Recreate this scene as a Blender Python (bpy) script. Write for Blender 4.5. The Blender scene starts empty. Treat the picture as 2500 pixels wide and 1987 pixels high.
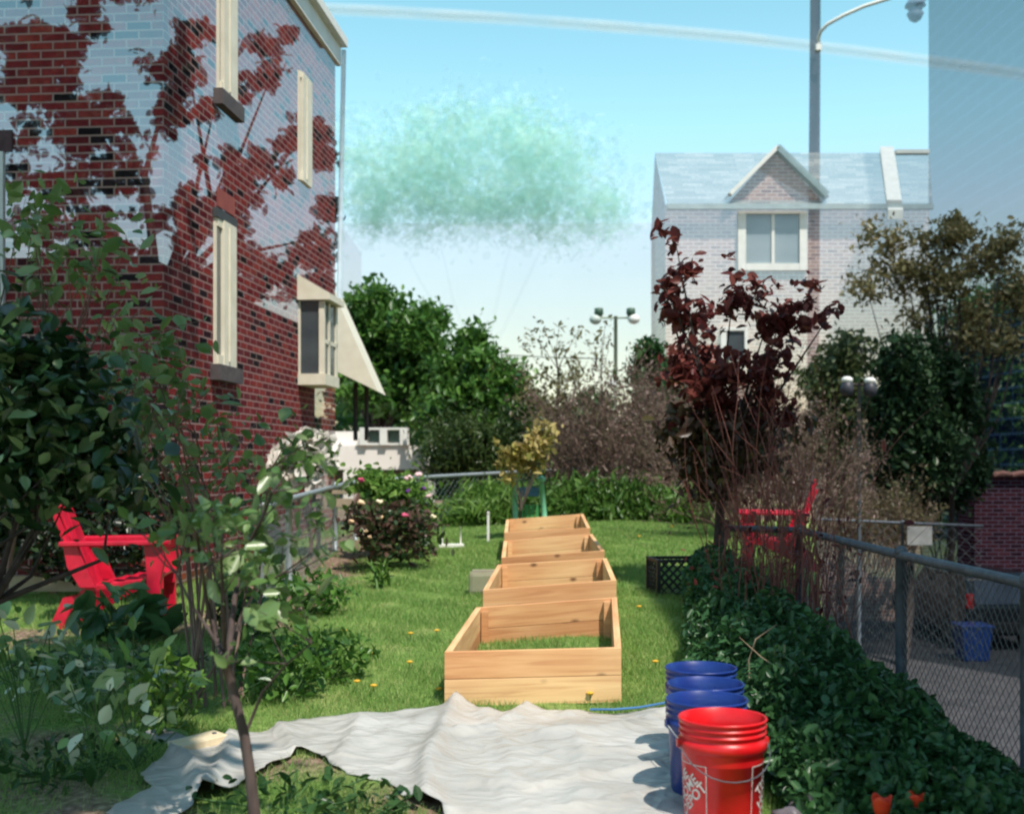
import bpy, math, random
import numpy as np
from mathutils import Vector, Matrix

# ------------------------------------------------------------------ camera / world / sun
S = bpy.context.scene
C = S.collection
F, CX, HY, H = 2900.0, 1250.0, 1130.0, 1.25      # focal length (px of a 2500 px wide frame), centre, horizon row, eye height
cam = bpy.data.cameras.new('camera'); camo = bpy.data.objects.new('camera', cam); C.objects.link(camo)
S.camera = camo
camo.location = (0, 0, H); camo.rotation_euler = (math.pi/2, 0, 0)
cam.sensor_width = 36; cam.lens = 36*F/2500; cam.shift_y = (HY-993.5)/2500
cam.clip_start = 0.05; cam.clip_end = 6000
cam.dof.use_dof = True; cam.dof.focus_distance = 6.5; cam.dof.aperture_fstop = 2.7

SUN = Vector((0.30, -0.50, 1.0)).normalized()      # towards the sun
elev = math.asin(SUN.z); azim = math.atan2(SUN.x, SUN.y)
W = bpy.data.worlds.new('World'); S.world = W; W.use_nodes = True
nt = W.node_tree; bg = nt.nodes['Background']
sk = nt.nodes.new('ShaderNodeTexSky'); sk.sky_type = 'NISHITA'; sk.sun_disc = False
sk.sun_elevation = elev; sk.sun_rotation = azim
sk.air_density = 1.0; sk.dust_density = 0.15; sk.ozone_density = 1.2; sk.altitude = 0
gain = nt.nodes.new('ShaderNodeMix'); gain.data_type = 'RGBA'; gain.blend_type = 'MULTIPLY'
gain.inputs[0].default_value = 1.0; gain.inputs[7].default_value = (1.06, 1.22, 0.98, 1)
tcw = nt.nodes.new('ShaderNodeTexCoord'); sep = nt.nodes.new('ShaderNodeSeparateXYZ'); gr = nt.nodes.new('ShaderNodeValToRGB')
nt.links.new(tcw.outputs['Generated'], sep.inputs[0]); nt.links.new(sep.outputs[2], gr.inputs[0])
ge = gr.color_ramp.elements; ge[0].position = .0; ge[0].color = (.80, .68, .50, 1); ge[1].position = .6; ge[1].color = (.90, 1.08, .84, 1)
for gp_, gc_ in ((.10, (.90, .80, .60)), (.20, (1.10, 1.06, .88)), (.27, (1.05, 1.27, 1.0)), (.36, (.92, 1.24, .94))):
    q_ = ge.new(gp_); q_.color = (*gc_, 1)
nt.links.new(gr.outputs[0], gain.inputs[7])
nt.links.new(sk.outputs[0], gain.inputs[6]); nt.links.new(gain.outputs[2], bg.inputs[0])
bg.inputs[1].default_value = 0.15
sl = bpy.data.lights.new('sun', 'SUN'); sl.energy = 3.4; sl.angle = math.radians(0.6); sl.color = (1, .94, .84)
so = bpy.data.objects.new('sun', sl); C.objects.link(so)
so.rotation_euler = SUN.to_track_quat('Z', 'Y').to_euler()
S.view_settings.view_transform = 'Standard'; S.view_settings.look = 'None'
S.view_settings.exposure = 0.7; S.view_settings.gamma = 1
S.render.engine = 'CYCLES'
S.cycles.transparent_max_bounces = 64
S.cycles.max_bounces = 6
S.cycles.filter_width = 2.2

# ------------------------------------------------------------------ helpers
def at(px, py, d):
    return Vector(((px-CX)*d/F, d, H-(py-HY)*d/F))
def interp(v, xs, ys): return float(np.interp(v, xs, ys))
def edge(y): return np.interp(y, [7.9, 9, 11.5, 16, 24], [2.08, 2.34, 2.95, 4.1, 6.1])
def gz(x, y):
    b = np.interp(y, [6, 8, 10.5, 12.5, 14.5, 16.5], [0, .10, .14, .2, .29, .36])
    b = b + np.interp(y, [6, 8.2], [.01, .055])*np.clip(np.asarray(x)-.2, -1.0, 1.0)
    return b
def gv(x, y, dz=0.0): return Vector((x, y, float(gz(x, y))+dz))

def tag(o, label=None, cat=None, group=None, kind=None):
    if label: o['label'] = label
    if cat: o['category'] = cat
    if group: o['group'] = group
    if kind: o['kind'] = kind
    return o
def empty(name, loc, label, cat, group=None, rz=0):
    o = bpy.data.objects.new(name, None); C.objects.link(o)
    o.empty_display_size = .2
    o.location = loc; o.rotation_euler = (0, 0, rz)
    return tag(o, label, cat, group)
def copy_tree(o, parent=None):
    c = o.copy(); C.objects.link(c)
    if parent: c.parent = parent
    for ch in list(o.children): copy_tree(ch, c)
    return c

class MB:
    def __init__(s): s.v = []; s.f = []; s.uv = []; s.smooth = []
    def quad(s, a, b, c, d, uv=None):
        n = len(s.v); s.v += [tuple(a), tuple(b), tuple(c), tuple(d)]; s.f.append((n, n+1, n+2, n+3))
        s.uv.append(uv or [(0, 0), (1, 0), (1, 1), (0, 1)]); s.smooth.append(False); return s
    def poly(s, pts, uv=None):
        n = len(s.v); s.v += [tuple(p) for p in pts]; s.f.append(tuple(range(n, n+len(pts))))
        s.uv.append(uv or [(p[0], p[2]) for p in pts]); s.smooth.append(False); return s
    def wall(s, a, b, z0, z1, u0=0.0):
        """vertical wall from ground point a to b, uv in metres"""
        L = math.hypot(b[0]-a[0], b[1]-a[1])
        s.quad((a[0], a[1], z0), (b[0], b[1], z0), (b[0], b[1], z1), (a[0], a[1], z1),
               [(u0, z0), (u0+L, z0), (u0+L, z1), (u0, z1)]); return s
    def box(s, c, d, m=None, bev=0):
        x, y, z = d[0]/2, d[1]/2, d[2]/2
        P = [Vector((i*x, j*y, k*z)) for k in (-1, 1) for j in (-1, 1) for i in (-1, 1)]
        if m is not None: P = [m @ p for p in P]
        c = Vector(c); P = [p+c for p in P]
        n = len(s.v); s.v += [tuple(p) for p in P]
        for q, (u, w) in (((0, 2, 3, 1), (d[0], d[1])), ((4, 5, 7, 6), (d[0], d[1])), ((0, 1, 5, 4), (d[0], d[2])),
                  ((2, 6, 7, 3), (d[0], d[2])), ((0, 4, 6, 2), (d[1], d[2])), ((1, 3, 7, 5), (d[1], d[2]))):
            s.f.append(tuple(n+i for i in q)); s.uv.append([(0, 0), (u, 0), (u, w), (0, w)]); s.smooth.append(False)
        return s
    def hexa(s, P):
        n = len(s.v); s.v += [tuple(p) for p in P]
        for q in ((0, 3, 2, 1), (4, 5, 6, 7), (0, 1, 5, 4), (1, 2, 6, 5), (2, 3, 7, 6), (3, 0, 4, 7)):
            s.f.append(tuple(n+i for i in q)); s.uv.append([(0, 0), (1, 0), (1, 1), (0, 1)]); s.smooth.append(False)
        return s
    def tube(s, pts, r, sides=6, cap=True):
        pts = [Vector(p) for p in pts]
        rs = r if isinstance(r, (list, tuple)) else [r]*len(pts)
        n0 = len(s.v); up = Vector((0.13, 0.21, 1)).normalized()
        for i, p in enumerate(pts):
            t = (pts[min(i+1, len(pts)-1)]-pts[max(i-1, 0)])
            t = t.normalized() if t.length > 1e-9 else Vector((0, 0, 1))
            a = t.cross(up)
            if a.length < .15: a = t.cross(Vector((1, 0, 0)))
            a.normalize(); b = t.cross(a)
            for k in range(sides):
                an = 2*math.pi*k/sides
                s.v.append(tuple(p+a*rs[i]*math.cos(an)+b*rs[i]*math.sin(an)))
        for i in range(len(pts)-1):
            for k in range(sides):
                k2 = (k+1) % sides
                s.f.append((n0+i*sides+k, n0+i*sides+k2, n0+(i+1)*sides+k2, n0+(i+1)*sides+k))
                s.uv.append([(k/sides, i), ((k+1)/sides, i), ((k+1)/sides, i+1), (k/sides, i+1)]); s.smooth.append(True)
        if cap:
            for q in (tuple(range(n0, n0+sides)), tuple(range(len(s.v)-1, len(s.v)-1-sides, -1))):
                s.f.append(q); s.uv.append([(0, 0)]*sides); s.smooth.append(False)
        return s
    def lathe(s, prof, c=(0, 0, 0), seg=40, close=False):
        n0 = len(s.v); c = Vector(c)
        for (r, z) in prof:
            for k in range(seg):
                a = 2*math.pi*k/seg; s.v.append((c.x+r*math.cos(a), c.y+r*math.sin(a), c.z+z))
        for i in range(len(prof)-1):
            for k in range(seg):
                k2 = (k+1) % seg
                s.f.append((n0+i*seg+k, n0+i*seg+k2, n0+(i+1)*seg+k2, n0+(i+1)*seg+k))
                s.uv.append([(0, 0)]*4); s.smooth.append(True)
        return s
    def ball(s, c, r, seg=10, rings=6):
        if not isinstance(r, (tuple, list)): r = (r, r, r)
        n0 = len(s.v)
        for i in range(rings+1):
            th = math.pi*i/rings
            for k in range(seg):
                a = 2*math.pi*k/seg
                s.v.append((c[0]+r[0]*math.sin(th)*math.cos(a), c[1]+r[1]*math.sin(th)*math.sin(a), c[2]+r[2]*math.cos(th)))
        for i in range(rings):
            for k in range(seg):
                k2 = (k+1) % seg
                s.f.append((n0+i*seg+k, n0+(i+1)*seg+k, n0+(i+1)*seg+k2, n0+i*seg+k2)); s.uv.append([(0, 0)]*4); s.smooth.append(True)
        return s
    def prism(s, pts2, y0, y1, mapf):
        """2-d outline extruded between two mapped depths"""
        A = [mapf(p, y0) for p in pts2]; B = [mapf(p, y1) for p in pts2]; n = len(pts2)
        n0 = len(s.v); s.v += [tuple(p) for p in A]+[tuple(p) for p in B]
        s.f.append(tuple(range(n0+n-1, n0-1, -1))); s.uv.append([(0, 0)]*n); s.smooth.append(False)
        s.f.append(tuple(range(n0+n, n0+2*n))); s.uv.append([(0, 0)]*n); s.smooth.append(False)
        for i in range(n):
            j = (i+1) % n
            s.f.append((n0+i, n0+j, n0+n+j, n0+n+i)); s.uv.append([(0, 0), (1, 0), (1, 1), (0, 1)]); s.smooth.append(False)
        return s
    def build(s, name, mat, parent=None, bevel=0, solid=0):
        me = bpy.data.meshes.new(name); me.from_pydata(s.v, [], s.f)
        ul = me.uv_layers.new(name='UVMap')
        flat = [c for f in s.uv for uv in f for c in uv]
        ul.data.foreach_set('uv', flat)
        me.polygons.foreach_set('use_smooth', s.smooth)
        me.materials.append(mat); me.update()
        o = bpy.data.objects.new(name, me); C.objects.link(o)
        if parent: o.parent = parent
        if bevel:
            b = o.modifiers.new('bevel', 'BEVEL'); b.width = bevel; b.segments = 2; b.limit_method = 'ANGLE'
        if solid:
            b = o.modifiers.new('solid', 'SOLIDIFY'); b.thickness = solid
        return o

# ---- materials
def newmat(name):
    m = bpy.data.materials.new(name); m.use_nodes = True
    t = m.node_tree; return m, t, t.nodes['Principled BSDF']
def rgba(c): return (c[0], c[1], c[2], 1)
def N(t, typ, **kw):
    n = t.nodes.new(typ)
    for k, v in kw.items(): setattr(n, k, v)
    return n
def ramp(t, stops):
    r = t.nodes.new('ShaderNodeValToRGB'); e = r.color_ramp.elements
    e[0].position, e[0].color = stops[0][0], rgba(stops[0][1])
    e[1].position, e[1].color = stops[-1][0], rgba(stops[-1][1])
    for p, c in stops[1:-1]:
        q = e.new(p); q.color = rgba(c)
    return r
def mat(name, c1, c2=None, scale=8.0, rough=.6, alpha=1.0, metal=0, bump=0, spec=.4, detail=4, stretch=None, sub=0):
    m, t, p = newmat(name)
    p.inputs['Roughness'].default_value = rough; p.inputs['Metallic'].default_value = metal
    p.inputs['Specular IOR Level'].default_value = spec; p.inputs['Alpha'].default_value = alpha
    if c2 is None: c2 = tuple(min(1, v*1.25) for v in c1)
    tc = N(t, 'ShaderNodeTexCoord'); mp = N(t, 'ShaderNodeMapping'); no = N(t, 'ShaderNodeTexNoise')
    if stretch: mp.inputs['Scale'].default_value = stretch
    no.inputs['Scale'].default_value = scale; no.inputs['Detail'].default_value = detail
    r = ramp(t, [(.32, c1), (.7, c2)])
    t.links.new(tc.outputs['Object'], mp.inputs[0]); t.links.new(mp.outputs[0], no.inputs['Vector'])
    t.links.new(no.outputs['Fac'], r.inputs[0]); t.links.new(r.outputs[0], p.inputs['Base Color'])
    if bump:
        b = N(t, 'ShaderNodeBump'); b.inputs['Strength'].default_value = bump; b.inputs['Distance'].default_value = .01
        t.links.new(no.outputs['Fac'], b.inputs['Height']); t.links.new(b.outputs[0], p.inputs['Normal'])
    return m
def leafmat(name, cols, alpha=1.0, gloss=.35, trans=.35, spec=.35):
    """per-leaf colour from a ramp, part of the light passes through the blade"""
    m, t, p = newmat(name)
    g = N(t, 'ShaderNodeNewGeometry'); r = ramp(t, [(i/(len(cols)-1), c) for i, c in enumerate(cols)])
    t.links.new(g.outputs['Random Per Island'], r.inputs[0]); t.links.new(r.outputs[0], p.inputs['Base Color'])
    p.inputs['Roughness'].default_value = gloss; p.inputs['Specular IOR Level'].default_value = spec
    tr = N(t, 'ShaderNodeBsdfTranslucent'); mx = N(t, 'ShaderNodeMixShader'); out = t.nodes['Material Output']
    t.links.new(r.outputs[0], tr.inputs[0]); mx.inputs[0].default_value = trans
    t.links.new(p.outputs[0], mx.inputs[1]); t.links.new(tr.outputs[0], mx.inputs[2])
    last = mx
    if alpha < 1:
        tp = N(t, 'ShaderNodeBsdfTransparent'); m2 = N(t, 'ShaderNodeMixShader'); m2.inputs[0].default_value = alpha
        t.links.new(tp.outputs[0], m2.inputs[1]); t.links.new(mx.outputs[0], m2.inputs[2]); last = m2
    t.links.new(last.outputs[0], out.inputs[0])
    return m
def brickmat(name, stops, mortar, bw=.203, rh=.0677, ms=.011, alpha=1.0, offset=.5, rough=.85):
    m, t, p = newmat(name)
    uv = N(t, 'ShaderNodeUVMap'); b = N(t, 'ShaderNodeTexBrick')
    b.inputs['Scale'].default_value = 1; b.inputs['Brick Width'].default_value = bw; b.inputs['Row Height'].default_value = rh
    b.inputs['Mortar Size'].default_value = ms; b.inputs['Mortar Smooth'].default_value = .2; b.offset = offset
    b.inputs['Color1'].default_value = (0, 0, 0, 1); b.inputs['Color2'].default_value = (1, 1, 1, 1); b.inputs['Mortar'].default_value = (.5, .5, .5, 1)
    t.links.new(uv.outputs[0], b.inputs['Vector'])
    r = ramp(t, stops)
    r.color_ramp.interpolation = 'LINEAR'
    t.links.new(b.outputs['Color'], r.inputs[0])
    no = N(t, 'ShaderNodeTexNoise'); no.inputs['Scale'].default_value = 14; no.inputs['Detail'].default_value = 5
    t.links.new(uv.outputs[0], no.inputs['Vector'])
    mm = N(t, 'ShaderNodeMix', data_type='RGBA', blend_type='MULTIPLY'); mm.inputs[0].default_value = .7
    r2 = ramp(t, [(.3, (.55, .55, .55)), (.7, (1.15, 1.1, 1.1))])
    t.links.new(no.outputs['Fac'], r2.inputs[0]); t.links.new(r.outputs[0], mm.inputs[6]); t.links.new(r2.outputs[0], mm.inputs[7])
    mx = N(t, 'ShaderNodeMix', data_type='RGBA'); mx.inputs[7].default_value = rgba(mortar)
    t.links.new(b.outputs['Fac'], mx.inputs[0]); t.links.new(mm.outputs[2], mx.inputs[6])
    t.links.new(mx.outputs[2], p.inputs['Base Color'])
    p.inputs['Roughness'].default_value = rough; p.inputs['Specular IOR Level'].default_value = .0
    p.inputs['Alpha'].default_value = alpha
    bp = N(t, 'ShaderNodeBump'); bp.inputs['Strength'].default_value = .5; bp.inputs['Distance'].default_value = .008; bp.invert = True
    t.links.new(b.outputs['Fac'], bp.inputs['Height']); t.links.new(bp.outputs[0], p.inputs['Normal'])
    return m

# ---- foliage
def leaves(name, pts, size, m, parent=None, aspect=.5, seed=1, up=.5, fold=.25, droop=0.0, outward=None):
    """one leaf-shaped folded blade per point, all in one mesh"""
    g = np.random.default_rng(seed); n = len(pts); pts = np.asarray(pts, float)
    d = g.normal(size=(n, 3))
    if outward is not None: d = d*.6+outward
    d[:, 2] -= droop
    d /= np.linalg.norm(d, axis=1)[:, None]+1e-9
    nn = g.normal(size=(n, 3)); nn[:, 2] += up*2.2
    nn -= (nn*d).sum(1)[:, None]*d; nn /= np.linalg.norm(nn, axis=1)[:, None]+1e-9
    sd = np.cross(d, nn)
    L = size*np.clip(np.exp(g.normal(size=n)*.36), .4, 2.0); w = L*aspect*.5
    L = L[:, None]; w = w[:, None]
    b = pts-d*L*.5; tip = pts+d*L*.5-nn*L*.08
    def off(f, ww, sg): return b+d*L*f+sg*sd*w*ww+nn*w*fold*ww
    V = np.stack([b, off(.16, .62, 1), off(.42, 1.0, 1), off(.74, .66, 1), tip, off(.74, .66, -1), off(.42, 1.0, -1), off(.16, .62, -1)], 1).reshape(-1, 3)
    k = np.arange(n)[:, None]*8
    Fi = np.concatenate([k+np.array([[0, 4, 3, 2, 1]]), k+np.array([[0, 7, 6, 5, 4]])], 1).reshape(-1)
    me = bpy.data.meshes.new(name)
    me.vertices.add(len(V)); me.vertices.foreach_set('co', V.ravel())
    me.loops.add(len(Fi)); me.loops.foreach_set('vertex_index', Fi.astype(np.int32))
    me.polygons.add(2*n); me.polygons.foreach_set('loop_start', np.arange(0, 10*n, 5, dtype=np.int32))
    me.update(calc_edges=True); me.validate(); me.materials.append(m)
    o = bpy.data.objects.new(name, me); C.objects.link(o)
    if parent: o.parent = parent
    return o
def crown(blobs, n, nclump, cr, seed=1, shell=2.2):
    """points gathered in clumps spread through ellipsoids ((centre),(radii)); returns points and clump centres"""
    g = np.random.default_rng(seed)
    vol = np.array([b[1][0]*b[1][1]*b[1][2] for b in blobs])**.75; vol /= vol.sum()
    ci = g.choice(len(blobs), nclump, p=vol)
    d = g.normal(size=(nclump, 3)); d /= np.linalg.norm(d, axis=1)[:, None]
    r = g.random(nclump)**(1/shell)
    cc = np.array([np.array(blobs[i][0]) for i in ci])+d*r[:, None]*np.array([np.array(blobs[i][1]) for i in ci])
    wt = g.random(nclump)**1.5+.15; wt /= wt.sum()
    k = g.choice(nclump, n, p=wt)
    p = cc[k]+g.normal(size=(n, 3))*cr*(.5+.8*g.random(nclump))[k][:, None]*np.array([1, 1, .75])
    return p, cc
def limbs(mb, base, tops, r, seed=1, bend=.15, sides=6, fork=.45):
    """a tapered trunk from base, forking into limbs that reach the given tops"""
    g = random.Random(seed); base = Vector(base)
    cen = Vector((0, 0, 0))
    for t in tops: cen += Vector(t)
    cen /= len(tops); fk = base.lerp(cen, fork)
    fk.x += g.uniform(-bend, bend)*.5; fk.y += g.uniform(-bend, bend)*.5
    mid = base.lerp(fk, .5)+Vector((g.uniform(-bend, bend)*.3, g.uniform(-bend, bend)*.3, 0))
    mb.tube([base, mid, fk], [r, r*.85, r*.7], sides)
    for t in tops:
        t = Vector(t); m1 = fk.lerp(t, .45)+Vector([g.uniform(-bend, bend) for _ in range(3)])
        mb.tube([fk, m1, t], [r*.5, r*.3, r*.06], 5, cap=False)
    return mb
def local(p, loc): return np.asarray(p)-np.asarray(loc)
def tree(name, label, cat, base, blobs, n, nclump, cr, leaf, lm, tm, tr, seed, group=None, aspect=.55, nl=14, fork=.45, up=.5, bend=.3, shell=2.2):
    e = empty(name, base, label, cat, group)
    p, cc = crown(blobs, n, nclump, cr, seed, shell)
    leaves('crown', local(p, base), leaf, lm, e, aspect, seed+5, up)
    g = np.random.default_rng(seed+9); idx = g.choice(len(cc), min(nl, len(cc)), replace=False)
    mb = MB(); limbs(mb, (0, 0, -.1), [tuple(local(cc[i], base)) for i in idx], tr, seed, bend, 7, fork)
    mb.build('trunk', tm, e)
    return e
def twigs(mb, root, dirv, length, r, depth, g, spread=.5, kids=3, sides=4):
    p = Vector(root); d = Vector(dirv).normalized(); pts = [p.copy()]; seg = 4
    for i in range(seg):
        d = (d+Vector([g.uniform(-1, 1)*.16 for _ in range(3)])).normalized(); p = p+d*length/seg; pts.append(p.copy())
    mb.tube(pts, [r*(1-.7*i/seg) for i in range(seg+1)], sides, cap=False)
    ends = [pts[-1]]
    if depth > 0:
        for k in range(kids):
            q = pts[g.randint(1, seg)]
            nd = (d+Vector([g.uniform(-1, 1) for _ in range(3)])*spread)
            ends += twigs(mb, q, nd, length*g.uniform(.45, .7), r*.5, depth-1, g, spread, kids, sides)
    else: ends += pts[2:]
    return ends

# ---- shared materials
M = {}
M['wood'] = None
M['bark'] = mat('bark', (.07, .05, .04), (.16, .125, .10), 20, .9, bump=.4, stretch=(1, 1, .3))
M['bark_dark'] = mat('bark_dark', (.03, .022, .02), (.07, .05, .045), 20, .9, bump=.4)
M['twig'] = mat('twig', (.12, .075, .06), (.24, .16, .13), 6, .9)
M['cane'] = mat('cane', (.14, .04, .035), (.24, .09, .07), 9, .8)
M['galv'] = mat('galvanised_steel', (.30, .33, .35), (.42, .45, .47), 30, .5, metal=.5)
M['galv_old'] = mat('weathered_steel', (.07, .08, .10), (.13, .145, .17), 18, .6, metal=.2)
M['white'] = mat('white_paint', (.72, .70, .66), (.82, .80, .76), 5, .6)
M['cream'] = mat('cream_paint', (.66, .60, .48), (.76, .70, .58), 5, .6)
M['glass'] = mat('window_glass', (.04, .05, .06), (.08, .10, .11), 2, .08, spec=.8)
M['soil'] = mat('soil', (.05, .03, .022), (.15, .10, .075), 14, .95, bump=.5)
def woodmat():
    m, t, p = newmat('cedar_board')
    tc = N(t, 'ShaderNodeTexCoord'); uv = N(t, 'ShaderNodeUVMap'); oi = N(t, 'ShaderNodeObjectInfo')
    ad = N(t, 'ShaderNodeVectorMath', operation='ADD'); sc = N(t, 'ShaderNodeVectorMath', operation='SCALE'); sc.inputs[3].default_value = 37
    cb = N(t, 'ShaderNodeCombineXYZ')
    for i in range(3): t.links.new(oi.outputs['Random'], cb.inputs[i])
    t.links.new(cb.outputs[0], sc.inputs[0]); t.links.new(uv.outputs[0], ad.inputs[0]); t.links.new(sc.outputs[0], ad.inputs[1])
    mp = N(t, 'ShaderNodeMapping'); mp.inputs['Scale'].default_value = (1.3, 22, 1)
    no = N(t, 'ShaderNodeTexNoise'); no.inputs['Scale'].default_value = 1.6; no.inputs['Detail'].default_value = 6; no.inputs['Distortion'].default_value = .8
    t.links.new(ad.outputs[0], mp.inputs[0]); t.links.new(mp.outputs[0], no.inputs['Vector'])
    r = ramp(t, [(.25, (.57, .31, .16)), (.5, (.72, .46, .25)), (.78, (.82, .57, .33))])
    t.links.new(no.outputs['Fac'], r.inputs[0])
    # knots
    vo = N(t, 'ShaderNodeTexVoronoi'); vo.inputs['Scale'].default_value = 3.3
    mp2 = N(t, 'ShaderNodeMapping'); mp2.inputs['Scale'].default_value = (1.0, 1.7, 1)
    t.links.new(ad.outputs[0], mp2.inputs[0]); t.links.new(mp2.outputs[0], vo.inputs['Vector'])
    kr = ramp(t, [(.035, (1, 1, 1)), (.13, (0, 0, 0))]); t.links.new(vo.outputs['Distance'], kr.inputs[0])
    no2 = N(t, 'ShaderNodeTexNoise'); no2.inputs['Scale'].default_value = 1.2
    t.links.new(ad.outputs[0], no2.inputs['Vector'])
    tint = N(t, 'ShaderNodeMix', data_type='RGBA', blend_type='MULTIPLY'); tint.inputs[0].default_value = .75
    r3 = ramp(t, [(.35, (.85, .62, .5)), (.65, (1.1, 1.08, 1.02))]); t.links.new(no2.outputs['Fac'], r3.inputs[0])
    t.links.new(r.outputs[0], tint.inputs[6]); t.links.new(r3.outputs[0], tint.inputs[7])
    mx = N(t, 'ShaderNodeMix', data_type='RGBA'); mx.inputs[7].default_value = (.13, .055, .03, 1)
    ml = N(t, 'ShaderNodeMath', operation='MULTIPLY'); ml.inputs[1].default_value = .9
    t.links.new(kr.outputs[0], ml.inputs[0]); t.links.new(ml.outputs[0], mx.inputs[0]); t.links.new(tint.outputs[2], mx.inputs[6])
    hr = ramp(t, [(0, (.72, .58, .52)), (.35, (.95, .88, .84)), (.7, (1.02, 1, .98)), (1, (1.12, 1.12, 1.08))]); t.links.new(oi.outputs['Random'], hr.inputs[0])
    m3 = N(t, 'ShaderNodeMix', data_type='RGBA', blend_type='MULTIPLY'); m3.inputs[0].default_value = 1
    t.links.new(mx.outputs[2], m3.inputs[6]); t.links.new(hr.outputs[0], m3.inputs[7])
    t.links.new(m3.outputs[2], p.inputs['Base Color']); p.inputs['Roughness'].default_value = .75; p.inputs['Specular IOR Level'].default_value = .25
    b = N(t, 'ShaderNodeBump'); b.inputs['Strength'].default_value = .15; b.inputs['Distance'].default_value = .004
    t.links.new(no.outputs['Fac'], b.inputs['Height']); t.links.new(b.outputs[0], p.inputs['Normal'])
    return m
M['wood'] = woodmat()

# ------------------------------------------------------------------ the setting: ground, lawn, driveway
def soil_amount(x, y):
    """where bare earth shows: bed along the left fence, worn left corner, bed under the right planting"""
    px = CX+x*F/np.maximum(y, .5)
    s = np.zeros_like(x)
    s = np.maximum(s, np.clip(1.3-np.abs(x-(-1.78-.02*y))/.6, 0, 1)*np.where((y > 8.5) & (y < 16), 1, 0))
    s = np.maximum(s, np.clip((-1.25-x)/.5, 0, 1)*np.where(y < 8.6, .55, 0))
    s = np.maximum(s, np.clip((x-1.0-.035*(y-4))/.35, 0, 1)*np.where(y < 9.6, 1, 0))
    s = np.maximum(s, np.clip((y-16.6)/1.2, 0, .7))
    s = np.maximum(s, np.where((y < 5.05) & (x < .1), .5, 0))
    return s
def build_lawn():
    xs = np.concatenate([np.arange(-16, -4, 1.0), np.arange(-4, 2.6, .12), np.arange(2.6, 6.6, .12), np.arange(6.6, 12.1, .5)])
    ys = np.concatenate([np.arange(-6, 3, .6), np.arange(3, 12, .12), np.arange(12, 20, .2), np.arange(20, 34, 1.0)])
    X, Y = np.meshgrid(xs, ys); e = edge(Y)
    Xc = np.minimum(X, e)
    Z = gz(Xc, Y)+.012*np.sin(X*5.1+Y*2.3)*np.sin(Y*4.3-X)+.010*np.sin(X*11+Y*7)
    over = np.clip((X-e)/.25, 0, 1); Z = Z*(1-over)+(-3.3)*over
    back = np.clip((Y-30)/3, 0, 1); Z = Z*(1-back)+(-3.3)*back
    me = bpy.data.meshes.new('lawn'); V = np.stack([X, Y, Z], -1).reshape(-1, 3)
    ny, nx = X.shape; i = np.arange(ny-1)[:, None]*nx+np.arange(nx-1)[None]
    Q = np.stack([i, i+1, i+1+nx, i+nx], -1).reshape(-1, 4)
    me.from_pydata(V.tolist(), [], Q.tolist())
    a = me.attributes.new('soil', 'FLOAT', 'POINT'); a.data.foreach_set('value', soil_amount(X, Y).ravel().astype(np.float32))
    me.polygons.foreach_set('use_smooth', [True]*len(me.polygons))
    m, t, p = newmat('lawn_turf')
    tc = N(t, 'ShaderNodeTexCoord'); n1 = N(t, 'ShaderNodeTexNoise'); n1.inputs['Scale'].default_value = 1.6; n1.inputs['Detail'].default_value = 7
    n2 = N(t, 'ShaderNodeTexNoise'); n2.inputs['Scale'].default_value = 28; n2.inputs['Detail'].default_value = 5
    for n in (n1, n2): t.links.new(tc.outputs['Object'], n.inputs['Vector'])
    r1 = ramp(t, [(.3, (.11, .19, .045)), (.5, (.18, .27, .075)), (.7, (.32, .34, .14))]); t.links.new(n1.outputs['Fac'], r1.inputs[0])
    r2 = ramp(t, [(.3, (.6, .6, .6)), (.7, (1.2, 1.2, 1.1))]); t.links.new(n2.outputs['Fac'], r2.inputs[0])
    mm = N(t, 'ShaderNodeMix', data_type='RGBA', blend_type='MULTIPLY'); mm.inputs[0].default_value = 1
    t.links.new(r1.outputs[0], mm.inputs[6]); t.links.new(r2.outputs[0], mm.inputs[7])
    so_ = ramp(t, [(.3, (.08, .052, .038)), (.55, (.22, .15, .11)), (.75, (.40, .30, .22))]); t.links.new(n2.outputs['Fac'], so_.inputs[0])
    at_ = N(t, 'ShaderNodeAttribute', attribute_name='soil')
    ad = N(t, 'ShaderNodeMath', operation='ADD'); sb = N(t, 'ShaderNodeMath', operation='SUBTRACT'); sb.inputs[1].default_value = .5
    sc = N(t, 'ShaderNodeMath', operation='MULTIPLY'); sc.inputs[1].default_value = 1.6
    t.links.new(n1.outputs['Fac'], sb.inputs[0]); t.links.new(sb.outputs[0], sc.inputs[0]); t.links.new(sc.outputs[0], ad.inputs[0]); t.links.new(at_.outputs['Fac'], ad.inputs[1])
    rr = ramp(t, [(.35, (0, 0, 0)), (.65, (1, 1, 1))]); t.links.new(ad.outputs[0], rr.inputs[0])
    mx = N(t, 'ShaderNodeMix', data_type='RGBA'); t.links.new(rr.outputs[0], mx.inputs[0]); t.links.new(mm.outputs[2], mx.inputs[6]); t.links.new(so_.outputs[0], mx.inputs[7])
    t.links.new(mx.outputs[2], p.inputs['Base Color']); p.inputs['Roughness'].default_value = .95; p.inputs['Specular IOR Level'].default_value = .1
    b = N(t, 'ShaderNodeBump'); b.inputs['Strength'].default_value = .5; b.inputs['Distance'].default_value = .02
    t.links.new(n2.outputs['Fac'], b.inputs['Height']); t.links.new(b.outputs[0], p.inputs['Normal'])
    me.materials.append(m); o = bpy.data.objects.new('lawn', me); C.objects.link(o); tag(o, kind='structure')
build_lawn()
MB().quad((-900, -200, -3.4), (900, -200, -3.4), (900, 2500, -3.4), (-900, 2500, -3.4)).build(
    'ground', mat('far_ground', (.05, .075, .025), (.10, .12, .045), .15, .95))['kind'] = 'structure'
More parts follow.
